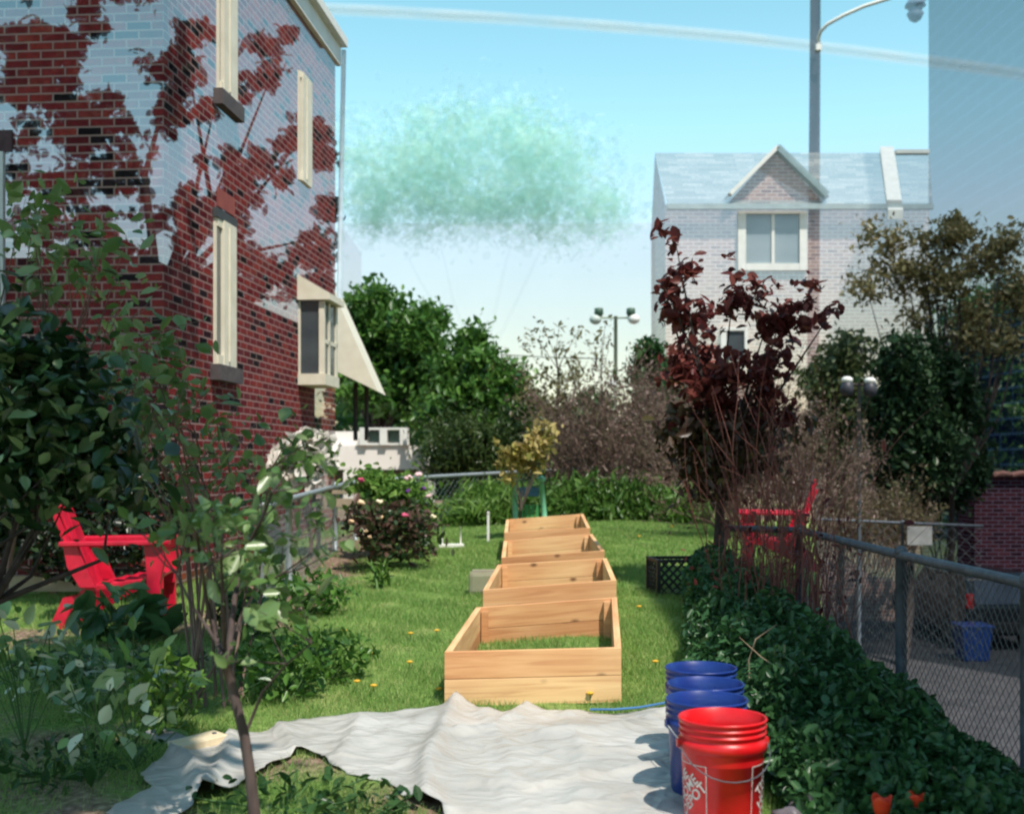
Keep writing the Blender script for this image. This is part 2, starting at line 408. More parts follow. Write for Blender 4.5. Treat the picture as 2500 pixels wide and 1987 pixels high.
MB().quad((2.3, -8, -3.0), (22, -8, -3.0), (24, 36, -3.0), (3.4, 36, -3.0)).build(
    'driveway', mat('asphalt', (.035, .033, .038), (.07, .066, .072), 3.5, .9, bump=.3, detail=9))['kind'] = 'structure'
MB().box((10.5, 37, -2.93), (15, .35, .16)).build('kerb', mat('kerb_concrete', (.40, .36, .28), (.52, .46, .36), 4, .9))['kind'] = 'structure'
# ------------------------------------------------------------------ tarp outline (ground points), used by the grass too
TARP_PX = [(262, 1990), (330, 1950), (372, 1925), (340, 1889), (413, 1847), (470, 1822), (542, 1811), (597, 1797), (680, 1778), (753, 1757), (850, 1751),
           (1000, 1738), (1112, 1730), (1165, 1738), (1225, 1750), (1285, 1736), (1380, 1746), (1480, 1750), (1560, 1744), (1640, 1732), (1668, 1800),
           (1700, 1900), (1725, 1990), (1750, 2100), (1130, 2100), (1075, 1987), (1010, 1965), (984, 1953), (951, 1916), (905, 1912), (855, 1898), (800, 1862), (780, 1846), (735, 1836),
           (680, 1860), (611, 1902), (551, 1935), (496, 1944), (459, 1985), (400, 2010), (300, 2040)]
TARP = [((x-CX)*(3625/(y-HY))/F, 3625/(y-HY)) for x, y in TARP_PX]
def inpoly(x, y, P):
    x = np.asarray(x); y = np.asarray(y); r = np.zeros(x.shape, bool); j = len(P)-1
    for i in range(len(P)):
        xi, yi = P[i]; xj, yj = P[j]
        c = ((yi > y) != (yj > y)) & (x < (xj-xi)*(y-yi)/(yj-yi+1e-12)+xi)
        r ^= c; j = i
    return r

# ------------------------------------------------------------------ brick house on the left
RED = [(0, (.016, .014, .018)), (.13, (.030, .020, .028)), (.20, (.17, .024, .034)), (.6, (.27, .036, .044)), (.88, (.36, .055, .05)), (1, (.19, .04, .055))]
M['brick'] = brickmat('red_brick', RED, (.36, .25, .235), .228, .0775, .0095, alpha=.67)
M['brick_solid'] = brickmat('red_brick_solid', RED, (.38, .28, .25), .228, .0775, .0085)
K = Vector((-3.11, 10.6, 0)); U = Vector((.089, .996, 0)); Wd = Vector((-.996, .089, 0)); NR = Vector((.996, -.089, 0)); NF = Vector((-.089, -.996, 0))
def rw_t(px):
    a = (px-CX)/F
    return (a*10.6+3.11)/(.089-a*.996)
def rw(t, z, out=0.0): return K+U*t+NR*out+Vector((0, 0, z))
def rz_(t, py): return H-(py-HY)*(10.6+.996*t)/F
def rmat(): return Matrix((NR, U, (0, 0, 1))).transposed()      # columns: out, along, up
house = empty('brick_house', K, 'tall red brick house with narrow cream framed windows, left of the lawn', 'house')
LEN, TOP = 6.46, 7.25
def hp(p): return Vector(p)-K
w = MB()
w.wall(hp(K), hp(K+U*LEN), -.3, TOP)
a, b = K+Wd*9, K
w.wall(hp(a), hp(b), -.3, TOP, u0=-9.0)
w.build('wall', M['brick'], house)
# dark backing added so no sky shows through the lower brick
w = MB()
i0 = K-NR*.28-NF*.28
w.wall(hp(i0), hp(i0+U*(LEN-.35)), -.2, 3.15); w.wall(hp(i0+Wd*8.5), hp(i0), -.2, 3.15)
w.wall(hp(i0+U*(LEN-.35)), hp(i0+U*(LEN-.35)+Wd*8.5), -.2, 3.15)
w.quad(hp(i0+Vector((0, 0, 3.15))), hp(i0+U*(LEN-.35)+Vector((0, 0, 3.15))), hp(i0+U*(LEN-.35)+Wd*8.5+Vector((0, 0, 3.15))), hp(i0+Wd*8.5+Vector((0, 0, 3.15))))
w.build('inner_backing', mat('dark_backing', (.03, .022, .024), (.05, .04, .04), 3, .9), house)
rm = rmat()
def rbox(mb, t0, t1, z0, z1, o0, o1):
    c = rw((t0+t1)/2, (z0+z1)/2, (o0+o1)/2)-K
    mb.box(c, (o1-o0, t1-t0, z1-z0), rm); return mb
mb = MB(); rbox(mb, -.06, LEN+.1, TOP-.02, TOP+.10, -.25, .16); rbox(mb, -.06, LEN+.06, TOP-.30, TOP-.022, .003, .07)
mb.build('roof_edge', M['white'], house)
mb = MB(); mb.tube([rw(LEN-.02, TOP-.1, .13)-K, rw(LEN-.02, 3.6, .06)-K], .035, 8)
mb.build('downspout', mat('pale_downspout', (.45, .55, .62), None, 4, .5, alpha=.6), house)
# narrow windows of the long wall
def narrow_window(t0, t1, z0, z1, glass=.25, sill=True):
    f = MB(); g = t0+(t1-t0)*glass
    rbox(f, g, t1, z0, z1, .002, .06); rbox(f, t0-.03, t0, z0, z1, .002, .03)
    rbox(f, t0, g, z1-.08, z1, .002, .04); rbox(f, t0, g, z0, z0+.10, .002, .05)
    rbox(f, g+(t1-g)*.35, g+(t1-g)*.42, z0+.05, z1-.05, .061, .075)
    fr = f.build('window', M['cream'], house)
    p = MB(); rbox(p, t0+.002, g-.002, z0+.101, z1-.081, .004, .02); p.build('pane', M['glass'], fr)
    if sill:
        s = MB(); rbox(s, t0-.12, t1+.1, z0-.16, z0-.003, .003, .10); s.build('sill', mat('dark_stone', (.06, .05, .055), (.11, .09, .09), 9, .8), fr)
    return fr
narrow_window(1.33, 1.86, rz_(1.6, 895), rz_(1.6, 545), .28)
mb = MB(); rbox(mb, 1.28, 1.92, rz_(1.6, 545)+.003, rz_(1.6, 522), .003, .05); mb.build('lintel', mat('slate_lintel', (.04, .045, .05), None, 6, .7), house)
mb = MB(); rbox(mb, 1.40, 1.95, rz_(1.65, 515), rz_(1.65, 470), .003, .012); mb.build('soldier_course', mat('solid_red_brick', (.24, .05, .045), (.30, .075, .06), 9, .9), house)
narrow_window(1.42, 1.9, rz_(1.65, 240), rz_(1.65, -120), .1)
narrow_window(4.47, 4.95, rz_(4.7, 450), rz_(4.7, 188), .08, sill=False)
# small bay window
bt0, bt1 = 4.47, 5.2
bz0, bz1 = rz_(4.5, 940), 3.30
mb = MB()
rbox(mb, bt0-.02, bt1, bz0, bz0+.14, .003, .36); rbox(mb, bt0, bt0+.05, bz0+.142, bz1, .27, .34); rbox(mb, bt0, bt0+.05, bz0+.142, bz1, .003, .03)
rbox(mb, bt1-.1, bt1, bz0+.142, bz1, .22, .34); rbox(mb, bt0+.25, bt0+.32, bz0+.142, bz1, .30, .34)
rbox(mb, bt0+.052, bt1, (bz0+bz1)/2, (bz0+bz1)/2+.05, .31, .34)
P = [rw(bt0-.05, bz1+.01, .003), rw(bt1+.03, bz1+.01, .003), rw(bt1+.03, bz1+.01, .42), rw(bt0-.05, bz1+.01, .42),
     rw(bt0-.05, bz1+.33, .003), rw(bt1+.03, bz1+.33, .003), rw(bt1+.03, bz1+.09, .42), rw(bt0-.05, bz1+.09, .42)]
mb.hexa([p-K for p in P])
bay = mb.build('bay_window', M['cream'], house)
mb = MB(); rbox(mb, bt0+.02, bt0+.03, bz0+.142, bz1, .032, .268); rbox(mb, bt0+.06, bt1-.11, bz0+.142, bz1, .315, .322)
mb.build('pane', M['glass'], bay)
# sloping porch roof behind the house
pts = [(812, 706), (922, 955), (812, 902)]
mb = MB(); mb.prism(pts, 17.2, 18.3, lambda p, y: Vector(((p[0]-CX)*17.2/F, y, H-(p[1]-HY)*17.2/F))-K)
mb.build('porch_roof', M['cream'], house)
mb = MB()
for px in (868, 895): mb.tube([at(px, 935, 17.7)-K, at(px, 1075, 17.7)-K], .035, 6)
mb.build('porch_post', M['bark_dark'], house)
# window in the shaded front wall
def fbox(mb, u0, u1, z0, z1, o0, o1):
    c = K+Wd*((u0+u1)/2)+NF*((o0+o1)/2)+Vector((0, 0, (z0+z1)/2))-K
    mb.box(c, (u1-u0, o1-o0, z1-z0), Matrix((Wd, NF, (0, 0, 1))).transposed()); return mb
f = MB(); wz0, wz1 = 2.62, 4.05
fbox(f, 1.47, 1.57, wz0, wz1, .003, .05); fbox(f, 2.4, 2.5, wz0, wz1, .003, .05); fbox(f, 1.572, 2.398, wz1-.1, wz1, .003, .05); fbox(f, 1.572, 2.398, wz0, wz0+.1, .003, .05)
fbox(f, 1.572, 2.398, 3.3, 3.36, .003, .045)
fr = f.build('window', mat('grey_white_frame', (.42, .44, .46), (.52, .54, .56), 4, .6), house)
p = MB(); fbox(p, 1.573, 2.397, wz0+.101, wz1-.101, .004, .02); p.build('pane', M['glass'], fr)
mb = MB(); fbox(mb, 1.40, 2.6, wz1+.003, wz1+.2, .003, .02); mb.build('lintel', mat('dark_soldier_brick', (.045, .025, .03), (.09, .05, .06), 12, .9), house)

# the big-leaved tree that shows through the upper brickwork
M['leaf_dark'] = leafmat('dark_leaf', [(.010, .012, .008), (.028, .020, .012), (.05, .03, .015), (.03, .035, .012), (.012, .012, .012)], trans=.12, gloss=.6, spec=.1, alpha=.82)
D = 19.0
def blob(px, py, d, rx, ry, rdepth): 
    p = at(px, py, d); return (tuple(p), (rx*d/F, rdepth, ry*d/F))
b1 = [blob(x, y, D, rx, ry, .5) for (x, y, rx, ry) in ((200, 6, 200, 12), (60, 90, 70, 70), (150, 110, 60, 45), (60, 190, 80, 45), (210, 60, 40, 28),
      (378, 160, 20, 40), (360, 205, 38, 22), (110, 150, 90, 90), (60, 240, 90, 40), (200, 255, 190, 30), (200, 300, 200, 30), (200, 340, 220, 50), (200, 440, 220, 60), (200, 560, 220, 70), (200, 650, 220, 60),
      (445, 105, 12, 14), (465, 85, 12, 14), (490, 60, 12, 14), (515, 32, 12, 14), (450, 160, 42, 32), (440, 230, 48, 50), (482, 270, 38, 22), (430, 305, 32, 40),
      (600, 120, 38, 18), (645, 105, 28, 16), (705, 88, 22, 7), (610, 205, 26, 36), (650, 185, 28, 18), (582, 232, 18, 18), (672, 130, 28, 22),
      (540, 400, 55, 28), (600, 440, 55, 45), (560, 490, 80, 35), (640, 400, 45, 30), (690, 345, 45, 25), (740, 330, 45, 32), (782, 330, 28, 50), (795, 400, 20, 30), (700, 400, 36, 22), (680, 450, 28, 22),
      (470, 540, 60, 80), (560, 570, 60, 60), (600, 630, 50, 45), (680, 640, 40, 25), (640, 660, 80, 22), (500, 700, 120, 40), (620, 700, 100, 40), (740, 705, 80, 40), (770, 605, 42, 42), (793, 510, 20, 30), (735, 625, 28, 26), (800, 665, 18, 28))]
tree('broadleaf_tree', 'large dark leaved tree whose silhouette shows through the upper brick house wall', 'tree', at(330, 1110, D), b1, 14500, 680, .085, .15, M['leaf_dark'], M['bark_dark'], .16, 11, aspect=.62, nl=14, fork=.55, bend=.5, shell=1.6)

# ------------------------------------------------------------------ pale stucco house beyond the fence
d = 25.0; base = at(860, 1230, d)
stucco = mat('pale_stucco', (.80, .73, .68), (.86, .80, .75), 1.5, .9)
sh = empty('stucco_house', base, 'low cream stucco house with square parapet blocks beyond the rose bush', 'house')
def sq(mb, x0, y0, x1, y1, near, depth):
    a, b = at(x0, y1, d), at(x1, y0, d)
    mb.box(Vector(((a.x+b.x)/2, d+near+depth/2, (a.z+b.z)/2))-base, (b.x-a.x, depth, b.z-a.z)); return mb
mb = MB(); sq(mb, 690, 1087, 1032, 1146, 0, 4); sq(mb, 690, 1147, 800, 1260, 0, 4); sq(mb, 838, 1147, 872, 1260, 0, 4); sq(mb, 1020, 1147, 1032, 1260, 0, 4)
sq(mb, 690, 1052, 879, 1086.5, .3, 3.5)
mb.build('wall', stucco, sh)
mb = MB()
for x0, x1 in ((879, 897), (928, 946), (977, 995)): sq(mb, x0, 1044, x1, 1086.6, -.1, .5)
sq(mb, 897.1, 1044, 927.9, 1049, -.08, .4); sq(mb, 946.1, 1044, 976.9, 1049, -.08, .4); sq(mb, 870, 1081, 1000, 1086.8, -.05, .046)
mb.build('parapet', M['white'], sh)
gg_ = mat('green_glass', (.10, .16, .14), None, 3, .2)
for xa_, xb_ in ((897.5, 927.5), (946.5, 976.5)): mb = MB(); sq(mb, xa_, 1052, xb_, 1078, .1, .1); mb.build('glass_panel', gg_, sh)
mb = MB(); sq(mb, 801, 1148, 837, 1200, .6, .2); sq(mb, 873, 1148, 1019, 1200, .6, .2); mb.build('garage_door', mat('taupe_door', (.22, .20, .18), (.28, .26, .24), 3, .8), sh)
mb = MB(); sq(mb, 762, 1060, 792, 1096, -.02, .015); mb.build('window', mat('red_brown_pane', (.10, .03, .03), None, 3, .4), sh)

# ------------------------------------------------------------------ gabled row house on the right, half dissolved in sky
GH = 32.0; base = Vector((at(1625, HY, GH).x, GH, -3.3))
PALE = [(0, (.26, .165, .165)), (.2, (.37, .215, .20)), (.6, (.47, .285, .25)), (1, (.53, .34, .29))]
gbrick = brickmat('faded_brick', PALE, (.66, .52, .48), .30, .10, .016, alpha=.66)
rh = empty('gabled_house', base, 'pale see-through brick row house with a gabled dormer and white window, behind the maple', 'house')
def gp(px, py, y=GH): return Vector(((px-CX)*GH/F, y, H-(py-HY)*GH/F))-base
x0, x1 = gp(1625, 0).x, gp(2268, 0).x; ez = gp(0, 500).z
mb = MB(); mb.wall((x0, 0), (x1, 0), 0, ez); mb.wall((x0, 3.3), (x0, 0), 0, ez)
mb.poly([gp(1775, 499, GH-.05), gp(2010, 499, GH-.05), gp(1893, 368, GH-.05)]); mb.build('wall', gbrick, rh)
# end gable wall
mb = MB(); mb.poly([(x0, 0, ez), (x0, 2.4, ez+2.0), (x0, 3.3, ez)], uv=[(0, 0), (2.4, 2), (3.3, 0)]); mb.build('end_gable', gbrick, rh)
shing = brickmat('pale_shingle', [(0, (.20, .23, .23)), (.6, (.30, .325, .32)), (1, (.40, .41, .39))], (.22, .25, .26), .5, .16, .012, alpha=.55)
mb = MB(); L = x1-x0
mb.quad((x0, -.25, ez-.05), (x1, -.25, ez-.05), (x1+.85, 2.4, ez+2.02), (x0, 2.4, ez+2.02), [(0, 0), (L, 0), (L, 3.3), (0, 3.3)])
roof = mb.build('roof', shing, rh)
mb = MB(); mb.box(((x0+x1)/2, -.3, ez-.12), (L, .14, .14)); mb.build('gutter', mat('pale_blue_gutter', (.42, .50, .52), None, 3, .6, alpha=.6), rh)
def rake(a, b, wdt, dp, m_, nm='rake_board'):
    a, b = Vector(a), Vector(b); v = b-a; L_ = v.length; v.normalize(); up = Vector((-v.z, 0, v.x))
    mm = Matrix((v, (0, 1, 0), up)).transposed(); return MB().box((a+b)/2, (L_, dp, wdt), mm).build(nm, m_, rh)
rake(gp(1778, 480, GH-.2), gp(1893, 366, GH-.2), .10, .3, M['white']); rake(gp(1893, 366, GH-.2), gp(2012, 482, GH-.2), .16, .3, mat('slate_blue_rake', (.30, .40, .42), None, 3, .6, alpha=.6))
# dormer roof slopes running back
mb = MB()
for (xa, xb) in ((1768, 1893), (2018, 1893)):
    mb.quad(gp(xa, 486, GH-.3), gp(xb, 360, GH-.3), gp(xb, 360, GH+2.4), gp(xa, 486, GH+.6), [(0, 0), (1.8, 0), (1.8, 2.6), (0, 1)])
mb.build('dormer_roof', shing, rh)
def gbox(mb, xa, ya, xb, yb, yn, dp):
    p, q = gp(xa, yb), gp(xb, ya); mb.box(((p.x+q.x)/2, yn+dp/2, (p.z+q.z)/2), (q.x-p.x, dp, q.z-p.z)); return mb
f = MB(); gbox(f, 1800, 518, 1819, 662, -.12, .117); gbox(f, 1950, 518, 1968, 662, -.12, .117); gbox(f, 1819.5, 645, 1949.5, 662, -.12, .117); gbox(f, 1882, 525, 1889, 644.5, -.10, .09); gbox(f, 1819.5, 518, 1949.5, 524, -.12, .117)
fr = f.build('window', M['white'], rh)
p = MB(); gbox(p, 1820, 525, 1881, 644, -.06, .02); gbox(p, 1890, 525, 1949, 644, -.06, .02); p.build('pane', mat('sky_glass', (.30, .38, .42), (.40, .48, .52), 1, .1, alpha=.55), fr)
f = MB(); gbox(f, 1758, 800, 1772, 880, -.12, .117); gbox(f, 1816, 800, 1824, 880, -.12, .117); gbox(f, 1772.5, 800, 1815.5, 808, -.12, .117)
fr = f.build('window', M['white'], rh); p = MB(); gbox(p, 1773, 809, 1815, 880, -.06, .02); p.build('pane', M['glass'], fr)
def gq(px, py, y): return at(px, py, y)-base
mb = MB(); a = gq(2148, 358, GH+2.5); b_ = gq(2168, 512, GH-.45); wv = Vector((.40, 0, 0)); up = Vector((0, 0, .25))
mb.hexa([b_-up, b_+wv-up, a+wv-up, a-up, b_, b_+wv, a+wv, a]); mb.build('party_wall', M['white'], rh)
a, b_ = gq(2186, 372, GH+2.3), gq(2267, 372, GH+2.3); mb = MB(); mb.box((a+b_)/2, (b_.x-a.x, .2, .11)); mb.build('ridge_cap', M['white'], rh)
a, b_ = gq(1627, 1050, GH-.03), gq(1762, 842, GH-.03)
MB().quad((a.x, a.y, a.z), (b_.x, a.y, a.z), (b_.x, a.y, b_.z), (a.x, a.y, b_.z), [(0, 0), (b_.x-a.x, 0), (b_.x-a.x, b_.z-a.z), (0, b_.z-a.z)]).build(
    'lower_wall', brickmat('warm_red_brick', [(0, (.20, .06, .05)), (.5, (.34, .09, .07)), (1, (.42, .13, .10))], (.62, .52, .48), .30, .10, .013), rh)

# ------------------------------------------------------------------ tall building on the right, also see-through
RB = 38.0; RX = (2267-CX)/F*RB; base = Vector((RX, RB, -3.3))
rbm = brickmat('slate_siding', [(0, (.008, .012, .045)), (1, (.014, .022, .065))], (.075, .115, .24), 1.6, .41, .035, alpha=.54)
tb = empty('tall_building', base, 'tall see-through blue grey block building filling the right edge of the picture', 'building')
mb = MB(); mb.wall((0, 0), (0, -20), 0, 24); mb.wall((0, -20), (9, -20), 0, 24); mb.build('wall', rbm, tb)
mb = MB(); 
p = at(2237, 15, RB-.3)-base
mb.lathe([(.02, .34), (.16, .30), (.30, .10), (.33, .02), (.24, .0), (.20, -.14), (.27, -.22), (.18, -.40), (.03, -.50)], (p.x, -.2, p.z), 18)
mb.tube([(p.x, -.2, p.z+.34), (p.x+.1, -.2, p.z+.6), (p.x+.45, -.2, p.z+.62)], .05, 6)
mb.tube([p, (0.02, -.2, p.z+.4)], .05, 6)
mb.build('wall_lamp', mat('grey_blue_lamp', (.25, .32, .42), None, 5, .6, alpha=.55), tb)
# ------------------------------------------------------------------ unseen house added right of the frame to shade the planting
nb = empty('added_shade_house', (4.85, 5.2, -3), 'unseen brick house added beside the driveway to shade the plants', 'house')
mb = MB(); mb.wall((0, 0), (0, -13), 0, 15.0); mb.wall((7, 0), (0, 0), 0, 15.0); mb.wall((0, -13), (7, -13), 0, 15.0); mb.build('wall', M['brick_solid'], nb)
mb = MB(); mb.box((3.5, -6.5, 15.15), (7.3, 13.3, .28)); mb.build('roof', M['white'], nb)
for yy in (-2.5, -6, -9.5):
    for zz in (4.4, 7.6): MB().box((-.02, yy, zz), (.05, .95, 1.5)).build('window', M['glass'], nb)
# out-of-view tree added overhead to shade the house front and left corner
sh_b = [((-.45, 4.1, 6.0), (.75, 1.3, .5)), ((-1.5, 6.1, 12.6), (.95, .6, 3.4)), ((-1.6, 6.1, 10.6), (.9, .55, 2.0)), ((-2.6, 6.1, 12.0), (.8, .5, 3.0)), ((-.4, 1.9, 6.0), (.65, 1.2, .6))]
tree('added_shade_tree', 'unseen leafy tree added overhead to shade the brick house front', 'tree', (-2.4, -.8, 0), sh_b, 19000, 260, .22, .2, leafmat('shade_leaf', [(.03, .06, .015), (.06, .11, .02)]), M['bark'], .13, 77, aspect=.6, nl=8)

# ------------------------------------------------------------------ utility pole with lamp arm; contrail
PD = 38.0
pb = at(1985, 1400, PD); pb.z = -3.3
up_ = empty('utility_pole', pb, 'tall pale grey utility pole with a curved white lamp arm behind the gabled house', 'pole')
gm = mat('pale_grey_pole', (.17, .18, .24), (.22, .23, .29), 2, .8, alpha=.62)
pa = at(1991, -60, PD); MB().tube([(0, 0, 0), (0, 0, 8), pa-pb], [.20, .185, .165], 14).build('pole', gm, up_)
arm = [at(x, y, PD-k*.18) for k, (x, y) in enumerate(((1997, 120), (1998, 95), (2003, 78), (2020, 60), (2060, 38), (2110, 16), (2180, -6), (2290, -26)))]
MB().tube([p-pb for p in arm], .058, 8).build('lamp_arm', M['white'], up_)
MB().box(at(1997, 118, PD-.2)-pb, (.17, .26, .20)).build('bracket', M['white'], up_)
hd = at(2310, -28, PD-1.4)-pb
MB().ball(hd, (.5, .26, .13)).build('lamp_head', M['white'], up_)
ct = [at(x, y, 1800) for x, y in ((700, 18), (900, 27), (1200, 44), (1500, 66), (1800, 92), (2100, 128), (2400, 168), (2650, 205))]
mc, t, p_ = newmat('vapour')
em = N(t, 'ShaderNodeBsdfDiffuse'); em.inputs[0].default_value = (.9, .9, .9, 1); tr_ = N(t, 'ShaderNodeBsdfTransparent'); mx_ = N(t, 'ShaderNodeMixShader'); lw = N(t, 'ShaderNodeLayerWeight'); lw.inputs[0].default_value = .5
nz = N(t, 'ShaderNodeTexNoise'); nz.inputs['Scale'].default_value = .012; nz.inputs['Detail'].default_value = 5
tcc = N(t, 'ShaderNodeTexCoord'); t.links.new(tcc.outputs['Object'], nz.inputs['Vector'])
mm_ = N(t, 'ShaderNodeMath', operation='MULTIPLY'); inv = N(t, 'ShaderNodeMath', operation='SUBTRACT'); inv.inputs[0].default_value = 1
pw_ = N(t, 'ShaderNodeMath', operation='POWER'); pw_.inputs[1].default_value = 2.2
t.links.new(lw.outputs['Facing'], inv.inputs[1]); t.links.new(inv.outputs[0], pw_.inputs[0]); t.links.new(pw_.outputs[0], mm_.inputs[0])
cr_ = ramp(t, [(.25, (.16, .16, .16)), (.7, (.36, .36, .36))]); t.links.new(nz.outputs['Fac'], cr_.inputs[0]); t.links.new(cr_.outputs[0], mm_.inputs[1])
t.links.new(mm_.outputs[0], mx_.inputs[0]); t.links.new(tr_.outputs[0], mx_.inputs[1]); t.links.new(em.outputs[0], mx_.inputs[2]); t.links.new(mx_.outputs[0], t.nodes['Material Output'].inputs[0])
tag(MB().tube(ct, [10.5]*8, 24, cap=False).build('contrail', mc), 'thin white vapour trail crossing the blue sky from left to right', 'contrail')

# ------------------------------------------------------------------ pale ghostly tree and block far behind
D = 62.0
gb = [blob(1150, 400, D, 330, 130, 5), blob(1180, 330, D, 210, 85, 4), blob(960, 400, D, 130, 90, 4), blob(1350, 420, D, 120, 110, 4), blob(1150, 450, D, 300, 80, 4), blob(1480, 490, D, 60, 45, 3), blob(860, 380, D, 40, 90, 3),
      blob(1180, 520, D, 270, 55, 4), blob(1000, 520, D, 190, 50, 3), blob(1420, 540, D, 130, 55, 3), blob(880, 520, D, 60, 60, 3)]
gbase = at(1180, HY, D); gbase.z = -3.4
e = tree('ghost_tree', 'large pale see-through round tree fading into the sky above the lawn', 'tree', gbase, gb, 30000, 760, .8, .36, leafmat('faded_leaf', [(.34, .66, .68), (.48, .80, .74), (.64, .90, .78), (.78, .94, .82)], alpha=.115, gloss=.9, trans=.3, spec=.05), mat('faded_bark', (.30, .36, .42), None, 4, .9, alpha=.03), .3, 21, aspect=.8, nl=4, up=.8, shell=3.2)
bb = at(1180, HY, 84); bb.z = -3.4
blk = empty('apartment_block', bb, 'very pale lavender flat roofed block dissolving into the sky behind the trees', 'building')
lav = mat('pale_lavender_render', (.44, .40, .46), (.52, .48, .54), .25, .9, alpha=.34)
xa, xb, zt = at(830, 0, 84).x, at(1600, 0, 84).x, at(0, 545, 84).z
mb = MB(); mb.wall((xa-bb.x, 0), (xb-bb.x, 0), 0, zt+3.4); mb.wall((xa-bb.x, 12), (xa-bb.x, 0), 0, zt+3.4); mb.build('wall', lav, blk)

# ------------------------------------------------------------------ trees and scrub beyond the lawn
G1 = leafmat('green_leaf', [(.035, .10, .018), (.06, .15, .025), (.09, .20, .035), (.13, .25, .05)])
G2 = leafmat('deep_green_leaf', [(.020, .06, .018), (.035, .09, .025), (.06, .13, .035)])
G3 = leafmat('fresh_green_leaf', [(.08, .18, .03), (.13, .25, .045), (.20, .32, .07)])
NL = leafmat('night_green_leaf', [(.010, .026, .012), (.018, .042, .018), (.03, .06, .022)], trans=.2, spec=.15)
OL = leafmat('olive_leaf', [(.10, .10, .035), (.15, .14, .05), (.20, .17, .07)])
OL2 = leafmat('pale_olive_leaf', [(.13, .12, .05), (.19, .17, .075), (.25, .20, .10)])
RD = leafmat('maroon_leaf', [(.06, .013, .015), (.14, .032, .03), (.24, .075, .06), (.10, .02, .026)], trans=.4, spec=.2)
YL = leafmat('yellow_leaf', [(.34, .30, .07), (.45, .36, .12), (.55, .42, .20), (.28, .30, .06)])
def ground_base(px, py_unused, d): p = at(px, HY, d); p.z = float(gz(p.x, min(d, 29))); return p
def crown_tree(name, label, cat, px, d, bl, n, ncl, cr, lf, lm, tm, tr, seed, **kw):
    zb = kw.pop('zb', None); p = ground_base(px, 0, d)
    if zb is not None: p.z = zb
    return tree(name, label, cat, p, [blob(x, y, d+dd, rx, ry, rd) for (x, y, rx, ry, rd, dd) in bl], n, ncl, cr, lf, lm, tm, tr, seed, **kw)
crown_tree('broadleaf_tree', 'bright green leafy tree just right of the brick house, taller than the conical one', 'tree', 930, 27,
    [(900, 775, 95, 75, 1.2, 0), (960, 820, 100, 85, 1.4, 0), (870, 900, 90, 110, 1.2, 0), (1010, 880, 75, 90, 1.2, 0), (950, 960, 95, 70, 1.2, 0), (1040, 790, 40, 40, .6, 0), (1040, 1000, 60, 60, 1, 0)], 19000, 230, .2, .15, G1, M['bark_dark'], .16, 31, group='trees beyond the lawn', nl=16)
crown_tree('broadleaf_tree', 'conical dark green tree in the middle of the far hedge, under the pale ghost tree', 'tree', 1170, 24,
    [(1145, 850, 40, 45, .7, 0), (1150, 910, 80, 70, 1.2, 0), (1180, 960, 110, 80, 1.4, 0), (1230, 1000, 90, 80, 1.2, 0), (1130, 1010, 90, 80, 1.3, 0), (1170, 1080, 140, 80, 1.4, 0)], 19000, 210, .17, .135, G1, M['bark_dark'], .15, 32, group='trees beyond the lawn', nl=14)
crown_tree('thicket_shrub', 'wide dark green thicket shrub directly below the conical tree', 'shrub', 1190, 21.5,
    [(1110, 1090, 80, 70, 1, 0), (1210, 1075, 110, 75, 1, 0), (1290, 1100, 50, 60, .8, 0), (1085, 1130, 35, 40, .8, 0), (1160, 1150, 120, 30, 1, 0)], 9000, 150, .2, .11, leafmat('olive_green_leaf', [(.03, .06, .014), (.05, .085, .02), (.075, .11, .03)]), M['bark_dark'], .06, 33, nl=20, fork=.2, aspect=.35)
crown_tree('ivy_shrub', 'small dark green shrub between the floodlight pole and the maple', 'shrub', 1610, 23,
    [(1600, 920, 45, 50, .6, 0), (1620, 990, 50, 60, .6, 0), (1585, 870, 25, 30, .4, 0)], 1800, 60, .16, .16, G2, M['bark_dark'], .05, 34, nl=10)
# sparse twiggy tree
def twig_tree(name, label, px, d, top_px, n, spread, seed, lm, nleaf, lsize, height, lean=(0, 0), r=.03, cat='tree', fan=.35, base_w=.3, tm=None, sub=3, sp=.45, depth=2, zb=None):
    p = ground_base(px, 0, d)
    if zb is not None: p.z = zb
    e = empty(name, p, label, cat); g = random.Random(seed); mb = MB(); ends = []
    for i in range(n):
        a = g.uniform(0, 2*math.pi); f = math.sqrt(g.random())
        root = (math.cos(a)*f*base_w, math.sin(a)*f*base_w*.6, -.05)
        dv = (math.cos(a)*fan*f+lean[0], math.sin(a)*fan*f+lean[1], 1)
        ends += twigs(mb, root, dv, height*g.uniform(.55, .8), r*g.uniform(.7, 1.2), depth, g, sp, sub, 4)
    mb.build('stem', tm or M['twig'], e)
    if nleaf:
        rr = np.random.default_rng(seed); E = np.array([tuple(q) for q in ends]); k = rr.integers(0, len(E), nleaf)
        leaves('foliage', E[k]+rr.normal(size=(nleaf, 3))*lsize*1.1, lsize, lm, e, .5, seed)
    return e
twig_tree('twiggy_tree', 'thin half bare tree with sparse olive leaves left of the floodlight pole', 1420, 23, 0, 10, .5, 41, OL, 5200, .075, 2.75, fan=.5, base_w=.35, r=.035, sub=4)
BRL = leafmat('brown_leaf', [(.13, .075, .065), (.21, .13, .11), (.11, .095, .05), (.17, .11, .09)])
twig_tree('bare_shrub', 'wide brown bare twig shrub between the yellow sapling and the maple', 1530, 18.5, 0, 60, .5, 42, BRL, 11000, .05, 1.85, fan=.62, base_w=.8, r=.017, cat='shrub', sub=4)
twig_tree('bare_shrub', 'taller brown twig shrub directly behind the maple crown', 1700, 20.5, 0, 46, .5, 46, BRL, 9000, .055, 2.0, fan=.6, base_w=.8, r=.018, cat='shrub', sub=4)
